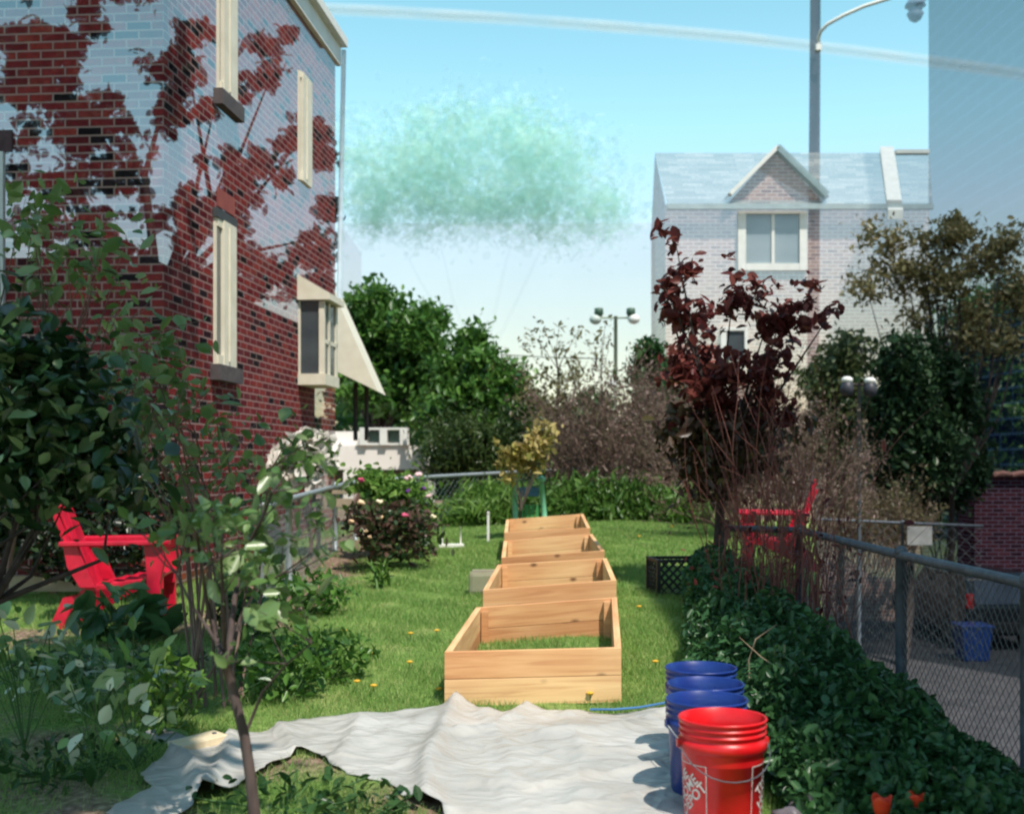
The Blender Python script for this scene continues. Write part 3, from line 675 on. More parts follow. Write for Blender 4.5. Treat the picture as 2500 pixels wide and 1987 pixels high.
twig_tree('bare_shrub', 'brown bare twig shrub leaning behind the second red chair', 1900, 14.5, 0, 46, .5, 43, BRL, 9000, .04, 1.35, fan=.6, base_w=.7, r=.012, cat='shrub', sub=4)
twig_tree('bare_shrub', 'low brown olive twig shrub in front of the dark trees at right', 2110, 23, 0, 40, .5, 44, leafmat('brown_olive_leaf', [(.10, .075, .04), (.15, .11, .065), (.10, .10, .035)]), 7000, .055, 1.35, fan=.6, base_w=.9, r=.014, cat='shrub', sub=4, zb=-.75)
# right-hand trees (roots on the lower level)
crown_tree('olive_tree', 'airy olive brown tree with fine limbs against the tall see-through building', 'tree', 2330, 27,
    [(2170, 585, 50, 35, .5, 0), (2110, 700, 45, 30, .4, 0), (2200, 680, 45, 45, .5, 0), (2285, 580, 50, 45, .6, 0), (2350, 560, 50, 40, .6, 0), (2400, 640, 60, 50, .6, 0), (2310, 700, 60, 50, .6, 0), (2230, 790, 50, 35, .5, 0), (2460, 610, 40, 55, .5, 0), (2150, 640, 30, 30, .3, 0), (2480, 720, 40, 50, .5, 0), (2400, 830, 90, 40, .6, 0), (2260, 660, 60, 40, .5, 0), (2380, 760, 60, 40, .5, 0)], 8500, 200, .2, .11, OL2, M['bark_dark'], .085, 45, zb=-2.4, nl=46, fork=.38, bend=.25)
crown_tree('broadleaf_tree', 'massive dark green tree behind the tall building at the right edge', 'tree', 2420, 41,
    [(2440, 790, 110, 90, 3, 0), (2360, 880, 110, 90, 3, 0), (2480, 900, 90, 130, 3, 0), (2400, 1000, 160, 100, 3, 0), (2320, 960, 70, 120, 2, 0), (2330, 1120, 110, 70, 2, 0), (2470, 1080, 80, 90, 2, 0)], 30000, 340, .42, .22, G1, M['bark_dark'], .35, 35, zb=-3.3, nl=14)
crown_tree('evergreen_shrub', 'dark green bushy tree left of the massive tree, behind the lamp post', 'tree', 2200, 25,
    [(2205, 880, 42, 50, .8, 0), (2215, 960, 55, 80, 1, 0), (2240, 1060, 60, 80, 1, 0), (2170, 1010, 40, 70, .8, 0), (2210, 1150, 90, 70, 1, 0), (2290, 1130, 60, 60, .8, 0), (2330, 980, 70, 90, .8, 1.5), (2290, 880, 50, 50, .8, 1.5)], 19000, 150, .24, .14, NL, M['bark_dark'], .14, 36, zb=-3, nl=12)
crown_tree('hazel_tree', 'mid green round tree right of the maple top, in front of the gabled house', 'tree', 2050, 28,
    [(2060, 870, 55, 45, 1, 0), (2030, 930, 60, 55, 1, 0), (2090, 940, 45, 55, 1, 0), (2060, 1010, 65, 45, 1, 0), (2040, 1090, 90, 60, 1, 0)], 7500, 120, .2, .14, leafmat('hazel_leaf', [(.06, .09, .03), (.09, .12, .045), (.12, .14, .06)]), M['bark'], .1, 37, nl=12, zb=-2)
crown_tree('evergreen_shrub', 'dark evergreen shrub low on the bank between lamp post and brick pillar', 'shrub', 2290, 29,
    [(2290, 1180, 80, 60, 1.2, 0), (2350, 1130, 50, 70, 1.2, 0), (2230, 1210, 70, 45, 1, 0)], 6000, 100, .22, .15, NL, M['bark_dark'], .06, 38, zb=-3, nl=12, fork=.2)

# red maple
D = 10.2; mbase = gv(1.80, D)
mb_ = [blob(1640, 600, D, 22, 40, .15), blob(1650, 700, D, 40, 70, .25), blob(1680, 790, D, 60, 60, .35), blob(1650, 860, D, 40, 40, .3), blob(1790, 640, D, 18, 60, .15), blob(1830, 705, D, 55, 40, .25), blob(1790, 740, D, 60, 45, .3), blob(1770, 800, D, 30, 40, .2),
       blob(2000, 690, D, 30, 28, .2), blob(1950, 760, D, 60, 45, .25), blob(2010, 780, D, 40, 30, .2), blob(1900, 800, D, 60, 55, .3), blob(1610, 850, D, 18, 30, .1), blob(1700, 920, D, 75, 60, .5), blob(1800, 910, D, 110, 70, .55), blob(1880, 880, D, 60, 60, .4),
       blob(1720, 990, D, 90, 60, .5), blob(1840, 990, D, 100, 60, .5), blob(1620, 562, D, 12, 10, .05)]
me_ = tree('maple_tree', 'dark maroon leaved maple on two leaning trunks, in front of the gabled house', 'tree', mbase, mb_, 2300, 230, .055, .088, RD, M['bark_dark'], .055, 51, nl=30, fork=.42, aspect=.6, bend=.12, up=.9)
lowb = [blob(1720, 1080, D, 95, 60, .45), blob(1800, 1120, D, 80, 60, .4), blob(1730, 1170, D, 80, 45, .35), blob(1890, 1060, D, 80, 60, .35), blob(1660, 1060, D, 50, 60, .3)]
p_, _ = crown(lowb, 1700, 110, .10, 52); leaves('lower_foliage', local(p_, mbase), .085, leafmat('bronze_leaf', [(.05, .03, .02), (.09, .05, .03), (.06, .06, .02), (.13, .07, .06)]), me_, .5, 53)
mt = MB(); mt.tube([gv(1.70, 9.95, -.05)-mbase, at(1757, 1370, 10.0)-mbase, at(1775, 1270, 10.1)-mbase], [.045, .04, .035], 7); mt.build('trunk', M['bark_dark'], me_)
# green bank and grass mound at the far end
def bank(name, label, blobs, n, leaf, lm, seed, px, d, cat='grass', aspect=.14, up=.0):
    p = ground_base(px, 0, d); e = empty(name, p, label, cat)
    q, _ = crown(blobs, n, max(40, n//60), .16, seed, 1.2); leaves('foliage', local(q, p), leaf, lm, e, aspect, seed, up, droop=-1.2)
    return e
bank('tall_grass', 'rounded bright green grass mound left of the mint green frame', [blob(1170, 1260, 17.6, 75, 40, .5), blob(1120, 1285, 17.6, 60, 22, .5), blob(1190, 1225, 17.8, 50, 28, .4)], 9000, .17, G3, 61, 1170, 17.6)
bank('tall_grass', 'long bank of rough green weeds below the brown bare shrubs', [blob(1420, 1235, 17.3, 100, 45, .6), blob(1540, 1235, 17.3, 90, 45, .6), blob(1640, 1250, 17.1, 60, 30, .5), blob(1340, 1250, 17.2, 50, 30, .5)], 17000, .11, leafmat('weed_leaf', [(.05, .12, .02), (.08, .17, .03), (.13, .22, .05)]), 62, 1500, 17.3, aspect=.34)
bank('tall_grass', 'bright yellow green tuft at the right end of the weedy bank', [blob(1670, 1250, 16.6, 35, 28, .4)], 1500, .16, G3, 63, 1670, 16.6, aspect=.2)
# far-off wood closing the horizon
g = np.random.default_rng(5); n = 40000
xx = g.uniform(-60, 60, n); yy = g.uniform(70, 84, n); hh = 7.6+1.2*np.sin(xx*.5)+.8*np.sin(xx*1.3+1)
pts = np.stack([xx, yy, -3.3+hh*g.random(n)**.6], 1)
tag(leaves('distant_wood', pts, .6, G2, None, .7, 6), 'far dark line of trees closing the view behind the gardens', 'wood', kind='stuff')

# ------------------------------------------------------------------ raised beds
BEDS = [((1085, 1592), (1517, 1581), 6.11, (1162, 1482), (1506, 1457), 7.82), ((1179, 1440), (1505, 1416), 8.14, (1215, 1378), (1481, 1362), 9.95),
        ((1224, 1361), (1476, 1344), 10.5, (1230, 1320), (1446, 1303), 12.25), ((1231, 1300), (1441, 1288), 12.65, (1236, 1268), (1424, 1254), 14.4)]
BL = ['nearest raised bed frame, two cedar boards high, closest to the white tarp', 'second cedar raised bed frame from the tarp, just behind the nearest one',
      'third cedar raised bed frame from the tarp, wedged between two others', 'farthest cedar raised bed frame, touching the mint green posts']
BEDXY = []
def plank(name, a, b, z0, z1, th, parent, inward):
    """board from a to b (top edge points), z offsets below the top edge"""
    a, b = Vector(a), Vector(b); v = (b-a); nrm = Vector((-v.y, v.x, 0)).normalized()*th*inward; L = v.length
    mb = MB(); P = [a+Vector((0, 0, z0)), b+Vector((0, 0, z0)), b+nrm+Vector((0, 0, z0)), a+nrm+Vector((0, 0, z0))]
    P += [p+Vector((0, 0, z1-z0)) for p in P]
    mb.hexa(P)
    for i, (w_, h_) in enumerate(((L, th), (L, th), (L, z1-z0), (th, z1-z0), (L, z1-z0), (th, z1-z0))): mb.uv[i] = [(0, 0), (w_, 0), (w_, h_), (0, h_)]
    mb.uv[0] = [(0, 0), (0, th), (L, th), (L, 0)]
    return mb.build(name, M['wood'], parent, bevel=.002)
for bi, (fl, fr_, zf, bl_, br, zb) in enumerate(BEDS):
    FL, FR, BLc, BRc = at(*fl, zf), at(*fr_, zf), at(*bl_, zb), at(*br, zb)
    BEDXY.append([(FL.x, FL.y), (FR.x, FR.y), (BRc.x, BRc.y), (BLc.x, BLc.y)])
    o = (FL+FR+BLc+BRc)/4; o.z -= .28
    e = empty('raised_bed', o, BL[bi], 'raised bed', 'cedar raised bed frames in a row')
    th = .036; q = [FL-o, FR-o, BRc-o, BLc-o]
    ux = (q[1]-q[0]).normalized(); 
    for k in (0, 1):
        z1 = -.142*k; z0 = z1-.139
        plank('board', q[0], q[1], z0, z1, th, e, 1)
        plank('board', q[2], q[3], z0, z1, th, e, 1)
        i1 = (q[2]-q[1]).normalized(); i3 = (q[3]-q[0]).normalized()
        plank('board', q[1]+i1*(th+.001), q[2]-i1*(th+.001), z0, z1, th, e, 1)
        plank('board', q[3]-i3*(th+.001), q[0]+i3*(th+.001), z0, z1, th, e, 1)
    for k, (sx, sy) in enumerate(((1, 1), (-1, 1), (-1, -1), (1, -1))):
        i1 = (q[3]-q[0]).normalized()
        c = q[k]+ux*sx*(th+.028)+i1*sy*(th+.028)+Vector((0, 0, -.15))
        a = math.atan2(ux.y, ux.x)
        MB().box(c, (.045, .045, .26), Matrix.Rotation(a, 3, 'Z')).build('corner_post', M['wood'], e)

# ------------------------------------------------------------------ grass blades
g = np.random.default_rng(3)
n = 520000
d_ = 3.9*(17.6/3.9)**g.random(n)**.92; x_ = g.uniform(-4.2, 3.4, n)
keep = (np.abs(x_)/d_ < .46) & (x_ < edge(d_)-.1) & ~inpoly(x_, d_, TARP)
s_ = soil_amount(x_, d_)+.35*np.sin(x_*4.1+1.3)*np.sin(d_*3.3)
keep &= g.random(n) > np.clip((s_-.2)*1.6, 0, .93)
x_, d_ = x_[keep], d_[keep]; n = len(x_)
z_ = gz(x_, d_)
hgt = (.020+.028*g.random(n))*(1+.3*np.sin(x_*7)*np.sin(d_*6)); wdt = .0022*np.maximum(1, d_/5)
a_ = g.uniform(0, 2*math.pi, n); lx = g.normal(size=n)*.5*hgt; ly = g.normal(size=n)*.5*hgt
b0 = np.stack([x_-np.cos(a_)*wdt, d_-np.sin(a_)*wdt, z_-.006], 1); b1_ = np.stack([x_+np.cos(a_)*wdt, d_+np.sin(a_)*wdt, z_-.006], 1)
tp = np.stack([x_+lx, d_+ly, z_+hgt], 1)
V = np.stack([b0, b1_, tp], 1).reshape(-1, 3)
me = bpy.data.meshes.new('grass'); me.vertices.add(3*n); me.vertices.foreach_set('co', V.ravel())
me.loops.add(3*n); me.loops.foreach_set('vertex_index', np.arange(3*n, dtype=np.int32)); me.polygons.add(n); me.polygons.foreach_set('loop_start', np.arange(0, 3*n, 3, dtype=np.int32))
me.update(calc_edges=True)
me.materials.append(leafmat('grass_blade', [(.14, .28, .06), (.20, .36, .085), (.27, .42, .12), (.42, .44, .18)], trans=.4, gloss=.5, spec=.2))
o = bpy.data.objects.new('grass', me); C.objects.link(o); tag(o, 'mown green lawn grass around the raised beds', 'grass', kind='stuff')

# ------------------------------------------------------------------ white tarp in the foreground
def build_tarp():
    from mathutils.geometry import delaunay_2d_cdt
    bd = []
    for i in range(len(TARP)):
        a, b = Vector(TARP[i]), Vector(TARP[(i+1) % len(TARP)]); k = max(1, int((b-a).length/.03))
        for j in range(k): bd.append(a.lerp(b, j/k))
    g = random.Random(4)
    bd = [p+Vector((g.uniform(-1, 1), g.uniform(-1, 1)))*.006 for p in bd]
    P = [(p.x, p.y) for p in bd]; xs = [p[0] for p in P]; ys = [p[1] for p in P]
    gx, gy = np.meshgrid(np.arange(min(xs), max(xs), .026), np.arange(min(ys), max(ys), .026))
    gx = gx.ravel()+np.random.default_rng(1).uniform(-.006, .006, gx.size); gy = gy.ravel()+np.random.default_rng(2).uniform(-.006, .006, gy.size)
    ins = inpoly(gx, gy, P)
    pts = [Vector(p) for p in P]+[Vector((x, y)) for x, y in zip(gx[ins], gy[ins])]
    n = len(P); r = delaunay_2d_cdt(pts, [(i, (i+1) % n) for i in range(n)], [list(range(n))], 2, 1e-5)
    vs, fs = r[0], r[2]
    # folds: crooked ridges given by their ground points
    def gp_(x, y): return Vector(((x-CX)*(3625/(y-HY))/F, 3625/(y-HY)))
    ridges = [([(1112, 1728), (1075, 1800), (1040, 1870), (1035, 1990)], .05, .07), ([(1112, 1728), (980, 1790), (860, 1830)], .02, .10), ([(1285, 1736), (1200, 1790), (1120, 1800)], .03, .05),
              ([(1640, 1745), (1500, 1790), (1330, 1800)], .022, .05), ([(1640, 1830), (1450, 1850), (1280, 1840)], .02, .045), ([(1150, 1920), (1300, 1935), (1500, 1900), (1640, 1880)], .024, .05),
              ([(560, 1800), (545, 1870), (500, 1940)], .04, .05), ([(680, 1778), (720, 1840)], .03, .05), ([(413, 1847), (470, 1880), (480, 1960)], .05, .05), ([(880, 1760), (830, 1860)], .025, .06),
              ([(1100, 2000), (1400, 1990), (1660, 1940)], .02, .05), ([(1180, 1745), (1240, 1840), (1230, 1960)], .014, .05), ([(1380, 1750), (1420, 1850), (1400, 1985)], .012, .05)]
    R = [([gp_(*q) for q in pl], h, wd) for pl, h, wd in ridges]
    def ht(x, y):
        z = .022+.006*math.sin(x*5+1.3*math.sin(y*4))*math.sin(y*6+x*2)+.004*math.sin(x*17+y*9)+.003*math.sin(y*31-x*13)+.0025*math.sin(x*41+2*math.sin(y*23))
        p = Vector((x, y))
        for pl, h, wd in R:
            best = 9
            for a, b in zip(pl, pl[1:]):
                ab = b-a; t = max(0, min(1, (p-a).dot(ab)/ab.length_squared)); q = p-(a+ab*t)
                dd = q.length
                side = 1 if ab.x*q.y-ab.y*q.x > 0 else .55
                best = min(best, dd*(1 if side == 1 else 1/.5))
            z += h*math.exp(-(best/wd)**1.4)
        return z
    me = bpy.data.meshes.new('tarp')
    me.from_pydata([(v.x, v.y, float(gz(v.x, v.y))+ht(v.x, v.y)) for v in vs], [], [list(f) for f in fs])
    me.polygons.foreach_set('use_smooth', [True]*len(me.polygons))
    m, t, p = newmat('white_plastic_sheet')
    tc = N(t, 'ShaderNodeTexCoord'); no = N(t, 'ShaderNodeTexNoise'); no.inputs['Scale'].default_value = 2.2; no.inputs['Detail'].default_value = 7
    t.links.new(tc.outputs['Object'], no.inputs['Vector'])
    r_ = ramp(t, [(.3, (.34, .32, .29)), (.55, (.46, .44, .41)), (.75, (.55, .53, .50))]); t.links.new(no.outputs['Fac'], r_.inputs[0]); t.links.new(r_.outputs[0], p.inputs['Base Color'])
    p.inputs['Roughness'].default_value = .38; p.inputs['Specular IOR Level'].default_value = .5
    n2 = N(t, 'ShaderNodeTexNoise'); n2.inputs['Scale'].default_value = 9; n2.inputs['Detail'].default_value = 6; n2.inputs['Distortion'].default_value = 1.5
    mp = N(t, 'ShaderNodeMapping'); mp.inputs['Scale'].default_value = (.7, 2.2, 1); t.links.new(tc.outputs['Object'], mp.inputs[0]); t.links.new(mp.outputs[0], n2.inputs['Vector'])
    b = N(t, 'ShaderNodeBump'); b.inputs['Strength'].default_value = .10; b.inputs['Distance'].default_value = .02
    vo = N(t, 'ShaderNodeTexVoronoi'); vo.inputs['Scale'].default_value = 6; vv = N(t, 'ShaderNodeVectorMath', operation='ADD')
    n3 = N(t, 'ShaderNodeTexNoise'); n3.inputs['Scale'].default_value = 3; t.links.new(tc.outputs['Object'], n3.inputs['Vector'])
    t.links.new(mp.outputs[0], vv.inputs[0]); t.links.new(n3.outputs['Color'], vv.inputs[1]); t.links.new(vv.outputs[0], vo.inputs['Vector'])
    b2 = N(t, 'ShaderNodeBump'); b2.inputs['Strength'].default_value = .24; b2.inputs['Distance'].default_value = .05
    t.links.new(vo.outputs['Distance'], b2.inputs['Height']); t.links.new(b2.outputs[0], b.inputs['Normal'])
    t.links.new(n2.outputs['Fac'], b.inputs['Height']); t.links.new(b.outputs[0], p.inputs['Normal'])
    me.materials.append(m)
    o = bpy.data.objects.new('tarp', me); C.objects.link(o)
    md = o.modifiers.new('solid', 'SOLIDIFY'); md.thickness = .003
    tag(o, 'crumpled white plastic tarp spread on the grass in the foreground', 'tarp')
    e = [gp_(x, y) for x, y in ((1440, 1752), (1500, 1752), (1560, 1747), (1620, 1736), (1660, 1722))]
    MB().tube([(q.x, q.y, .042) for q in e], .006, 6).build('blue_hem', mat('blue_hem', (.05, .16, .36), None, 6, .6), o)
build_tarp()

# ------------------------------------------------------------------ buckets
def plastic(name, c, alpha=1.0): return mat(name, tuple(v*.8 for v in c), tuple(min(1, v*1.2+.004) for v in c), 9, .34, spec=.5, bump=.05, detail=8, alpha=alpha)
def ring_profile():
    out = [(.002, .004), (.128, .004), (.130, .0), (.132, .012)]
    out += [(.1415, .262), (.1520, .264), (.1525, .300), (.1445, .303), (.1450, .318), (.1505, .320), (.1505, .326), (.1450, .328), (.1455, .340), (.1510, .342), (.1510, .348), (.1460, .350), (.1465, .360), (.1525, .363), (.1535, .369), (.1500, .373), (.1455, .370), (.1440, .30), (.1290, .012), (.002, .010)]
    return out
def bucket(loc, label, m, hand, hm, rz=0, soil=None, group='plastic buckets lined up beside the tarp'):
    e = empty('bucket', loc, label, 'bucket', group, rz)
    MB().lathe(ring_profile(), seg=56).build('pail', m, e)
    # wire bail hanging down on the camera side
    pts = []
    for k in range(13):
        a = math.pi*k/12; x = -.155*math.cos(a); s = math.sin(a)
        pts.append((x*1.0, -.162*s**.7 if s > 1e-6 else 0, .285-.10*s))
    pts = [(-.158, 0, .285)]+[(p[0], p[1]-.0, p[2]) for p in pts[1:-1]]+[(.158, 0, .285)]
    MB().tube(pts, .0022, 5).build('handle', hm, e)
    for sx in (-1, 1): MB().box((sx*.156, 0, .285), (.012, .022, .026)).build('handle_ear', m, e)
    if soil: MB().lathe([(.001, soil+.012), (.06, soil+.016), (.10, soil+.004), (.139, soil)], seg=30).build('soil', M['soil'], e)
    return e
BLUE = plastic('blue_plastic', (.010, .036, .22), .84); REDP = plastic('red_plastic', (.62, .006, .010))
rb = bucket((.73, 4.12, .0), 'red plastic bucket with white lettering, nearest in the row by the tarp', REDP, 0, M['galv_old'], rz=.1)
bucket((.728, 4.44, .0), 'blue plastic bucket holding some soil, directly behind the red bucket', BLUE, 0, M['galv'], .2, soil=.30)
bucket((.775, 4.75, .0), 'blue plastic bucket second from the red one, middle of the blue three', BLUE, 0, M['galv'], -.3)
bucket((.805, 5.06, .01), 'blue plastic bucket farthest back in the row by the lawn', BLUE, 0, M['galv'], .6)
# white logo squares on the red bucket
def wrap_logo(ang0):
    WH = mat('white_print', (.50, .46, .46), (.68, .64, .63), 40, .5)
    mb_v, mb_f = [], []
    def put(verts, faces):
        n = len(mb_v)
        for (u, v) in verts:
            z = .135+v; r = .1324+(z-.012)*(.1415-.132)/.25+.0009; a = ang0+u/.14
            mb_v.append((r*math.cos(a), r*math.sin(a), z))
        for f in faces: mb_f.append(tuple(n+i for i in f))
    # frame, subdivided so that it follows the curve
    h = .092; s = 12; th = .003
    for (x0, y0, x1, y1) in ((-h, h-th, h, h), (-h, -h, h, -h+th), (-h, -h, -h+th, h), (h-th, -h, h, h)):
        vs, fs = [], []
        for i in range(s+1):
            x = x0+(x1-x0)*i/s; vs += [(x, y0), (x, y1)]
        for i in range(s): fs.append((2*i, 2*i+2, 2*i+3, 2*i+1))
        put(vs, fs)
    cu = bpy.data.curves.new('lettering', 'FONT'); cu.body = 'THE\nHOME\nDEPOT'; cu.size = .072; cu.align_x = 'CENTER'; cu.space_line = .8; cu.offset = .0016; cu.resolution_u = 3
    to = bpy.data.objects.new('lettering', cu); C.objects.link(to)
    dg = bpy.context.evaluated_depsgraph_get(); dg.update(); tm_ = to.evaluated_get(dg).to_mesh()
    co = np.array([v.co[:2] for v in tm_.vertices]); fs = [tuple(p.vertices) for p in tm_.polygons]
    to.evaluated_get(dg).to_mesh_clear(); bpy.data.objects.remove(to); bpy.data.curves.remove(cu)
    co -= (co.max(0)+co.min(0))/2
    sc = .072/np.abs(co).max(); co *= sc*1.0
    a = math.radians(45); R2 = np.array([[math.cos(a), -math.sin(a)], [math.sin(a), math.cos(a)]])
    co = co@R2.T; co *= min(1, .086/np.abs(co).max())*1.12
    put([tuple(c) for c in co], fs)
    me = bpy.data.meshes.new('logo'); me.from_pydata(mb_v, [], mb_f); me.materials.append(WH); me.update()
    o = bpy.data.objects.new('logo', me); C.objects.link(o); o.parent = rb
wrap_logo(math.radians(-90+72)-.1); wrap_logo(math.radians(-90-70)-.1)

# ------------------------------------------------------------------ red garden chairs
def chair(name, loc, rz, label, m):
    e = empty(name, loc, label, 'garden chair', 'red garden chairs on the lawn', rz)
    def bar(nm, pts2, y, wy, parent=e, bev=.006):
        mb = MB(); mb.prism(pts2, y-wy/2, y+wy/2, lambda p, yy: Vector((p[0], yy, p[1]))); return mb.build(nm, m, parent, bevel=bev)
    for s in (-1, 1):
        bar('leg', [(.27, 0), (.37, 0), (.36, .34), (.40, .52), (.37, .635), (.25, .635), (.27, .40)], s*.31, .07)
        bar('side_rail', [(.37, .30), (.37, .40), (-.12, .33), (-.27, .20), (-.36, 0), (-.44, 0), (-.33, .24), (-.18, .25)], s*.245, .045)
        bar('arm_post', [(-.20, .32), (-.09, .32), (-.17, .50), (-.22, .635), (-.32, .635), (-.29, .47)], s*.31, .06)
        mb = MB(); mb.prism([(-.34, -.065), (.36, -.085), (.43, -.05), (.43, .05), (.36, .085), (-.34, .065)], .637, .672, lambda p, z: Vector((p[0], s*.31+p[1], z-.02*(p[0]-.43)*-.5-.008)))
        mb.build('armrest', m, e, bevel=.008)
    mb = MB()
    for k in range(6):
        x = .33-.095*k; z = .405-.02*k
        mb.box((x, 0, z), (.085, .50, .022), Matrix.Rotation(.14, 3, 'Y'))
    mb.build('seat', m, e, bevel=.004)
    mb = MB()
    for k in range(5):
        y = (k-2)*.105; top = 1.02-.035*abs(k-2)**1.6
        a = Vector((-.17, y*.9, .30)); b = Vector((-.43, y*1.1, top)); v = (b-a); L = v.length; v.normalize()
        nrm = Vector((0, 1, 0)); c = v.cross(nrm)
        mb.box((a+b)/2, (.098, .02, L), Matrix((nrm, c, v)).transposed())
    mb.box((-.345, 0, .70), (.03, .52, .06), Matrix.Rotation(-.45, 3, 'Y'))
    mb.build('backrest', m, e, bevel=.004)
    return e
RC = plastic('red_chair_plastic', (.56, .006, .035))
chair('adirondack_chair', gv(at(290, 0, 8.9).x, 8.9, -.03), math.radians(6), 'red plastic garden chair facing right, in the shade by the brick house', RC)
chair('adirondack_chair', gv(2.56, 11.5, .0), math.radians(171), 'red plastic garden chair facing left, half hidden behind the maple and fence', RC).scale = (.85, .85, .85)

# ------------------------------------------------------------------ chain link fences
def mesh_wires(mb, a, b, z0a, z1a, z0b, z1b, step, r):
    """diamond netting between posts a and b as real wires"""
    a, b = Vector(a), Vector(b); L = (b-a).length; h = ((z1a-z0a)+(z1b-z0b))/2
    def P(u, v):
        t = u/L; q = a.lerp(b, t); z0 = z0a+(z0b-z0a)*t; z1 = z1a+(z1b-z1a)*t
        return Vector((q.x, q.y, z0+(z1-z0)*v/h))
    k = -h
    while k < L:
        u0, u1 = max(k, 0), min(k+h, L)
        if u1-u0 > .01:
            mb.tube([P(u0, u0-k), P(u1, u1-k)], r, 3, cap=False); mb.tube([P(u0, h-(u0-k)), P(u1, h-(u1-k))], r, 3, cap=False)
        k += step
def fence(name, label, pts, posts, zb, step, wire, rail_r, post_r, m, mw, group=None):
    """pts: rail points (Vector), posts: indices of rail points that have a post, zb: ground under each"""
    o = Vector((pts[0].x, pts[0].y, zb[0])); e = empty(name, o, label, 'fence', group)
    MB().tube([p-o for p in pts], rail_r, 8).build('rail', m, e)
    for i in posts:
        p = pts[i]; MB().tube([Vector((p.x, p.y, zb[i]-.2))-o, p-o+Vector((0, 0, -rail_r*.5))], post_r, 8).ball(p-o+Vector((0, 0, rail_r*.9)), (post_r*1.2, post_r*1.2, post_r), 8, 5).build('post', m, e)
    mb = MB()
    for i in range(len(pts)-1):
        a, b = pts[i]-o, pts[i+1]-o
        mesh_wires(mb, (a.x, a.y, 0), (b.x, b.y, 0), zb[i]-o.z, a.z+.012, zb[i+1]-o.z, b.z+.012, step, wire)
    mb.build('netting', mw, e)
    return e
DW = mat('netting_wire', (.10, .12, .13), (.18, .20, .21), 30, .5, metal=.4)
fp = [Vector((1.93, 2.6, .80)), Vector((1.92, 4.42, .80)), Vector((1.90, 5.80, .80)), Vector((1.925, 7.96, .80)), Vector((1.46, 8.02, .81))]
fence('chain_link_fence', 'waist high chain link fence with a steel top rail, between the planting and the driveway', fp, [1, 2, 3], [-.05, -.05, 0, .1, .1], .055, .0016, .022, .028, M['galv_old'], DW)
A = [at(640, 1240, 8.6), at(705, 1218, 10.5), at(818, 1187, 14), at(868, 1176, 15.2), at(1030, 1165, 17), at(1250, 1153, 18.6), at(1500, 1140, 20.3)]
fence('chain_link_fence', 'pale steel chain link fence running past the rose bush to the far lawn end', A, [0, 1, 2, 3, 4, 6], [float(gz(p.x, p.y)) for p in A], .11, .0016, .028, .03, M['galv'], mat('pale_netting', (.22, .27, .28), None, 20, .5, metal=.3))
B_ = [at(1930, 1264, 21.5), at(2203, 1276, 21), at(2400, 1284, 20.6)]
fence('chain_link_fence', 'far chain link fence across the end of the driveway, carrying a grey sign', B_, [0, 1], [-3, -3, -3], .22, .004, .022, .03, M['galv_old'], DW)
pz = at(2200, 1247, 36)
so_ = at(2245, 1308, 20.85); sg = empty('sign', so_, 'blank weathered grey white sign hung on the far chain link fence', 'sign')
MB().box((0, 0, 0), (.44, .016, .33)).build('plate', mat('weathered_sign', (.17, .165, .16), (.30, .29, .285), 5, .7, detail=8), sg, bevel=.007)
mb = MB()
for sx in (-1, 1): mb.ball((sx*.19, -.01, .14), .012, 6, 4)
mb.build('bolt', M['galv_old'], sg)

# ------------------------------------------------------------------ lamp posts
b = at(2097, 1400, 18); b.z = -3.0
lp = empty('lamp_post', b, 'thin grey lamp post with two white capped heads among the dark shrubs', 'lamp post')
t = at(2097, 935, 18)-b
MB().tube([(0, 0, 0), t], [.035, .028], 8).build('pole', M['galv_old'], lp)
l, r = at(2068, 938, 18)-b, at(2124, 940, 18)-b
MB().tube([l, r], .022, 6).build('cross_bar', M['bark_dark'], lp)
for q in (l, r):
    hd = MB().lathe([(.012, .055), (.08, .03), (.11, -.065), (.09, -.16), (.012, -.18)], q, 12).build('lamp_head', mat('dark_lamp', (.03, .03, .04), None, 3, .5), lp)
    MB().ball(q+Vector((0, 0, .065)), (.092, .092, .055), 10, 6).build('cap', M['white'], hd)
b = at(1503, 1200, 28); b.z = .3
fl = empty('floodlight_pole', b, 'slim pale green pole with two floodlights on a cross bar above the brown scrub', 'lamp post')
t = at(1503, 772, 28)-b
gp_m = mat('pale_green_metal', (.30, .36, .26), (.38, .42, .32), 6, .6)
MB().tube([(0, 0, 0), t], [.055, .045], 8).build('pole', gp_m, fl)
l, r = at(1462, 776, 28)-b, at(1540, 776, 28)-b
MB().tube([l, r], .022, 6).build('cross_bar', gp_m, fl)
for q, px in ((l, 0), (r, 1)):
    hd = MB().lathe([(.015, .24), (.10, .22), (.11, .10), (.06, .02)], q, 12).build('lamp_cap', mat('dark_green_cap', (.03, .07, .05), (.06, .12, .06), 5, .5), fl)
    c = q+(Vector((.07, 0, -.03)) if px else Vector((-.08, 0, -.04)))
    MB().ball(c, (.145, .13, .12), 12, 8).build('lamp_globe', M['white'] if px else mat('pale_lens', (.45, .50, .46), None, 4, .4), hd)
MB().ball(at(1495, 937, 27.8)-b, .105, 12, 8).build('globe', mat('bright_white', (.85, .83, .80), None, 4, .4), fl)
MB().tube([at(1225, 866, 30), at(1280, 869, 30), at(1330, 872, 29.5), at(1480, 876, 28.2)], .012, 4).build('cable', M['bark_dark'])
tag(bpy.data.objects['cable'], 'thin dark overhead cable running to the floodlight pole', 'cable')

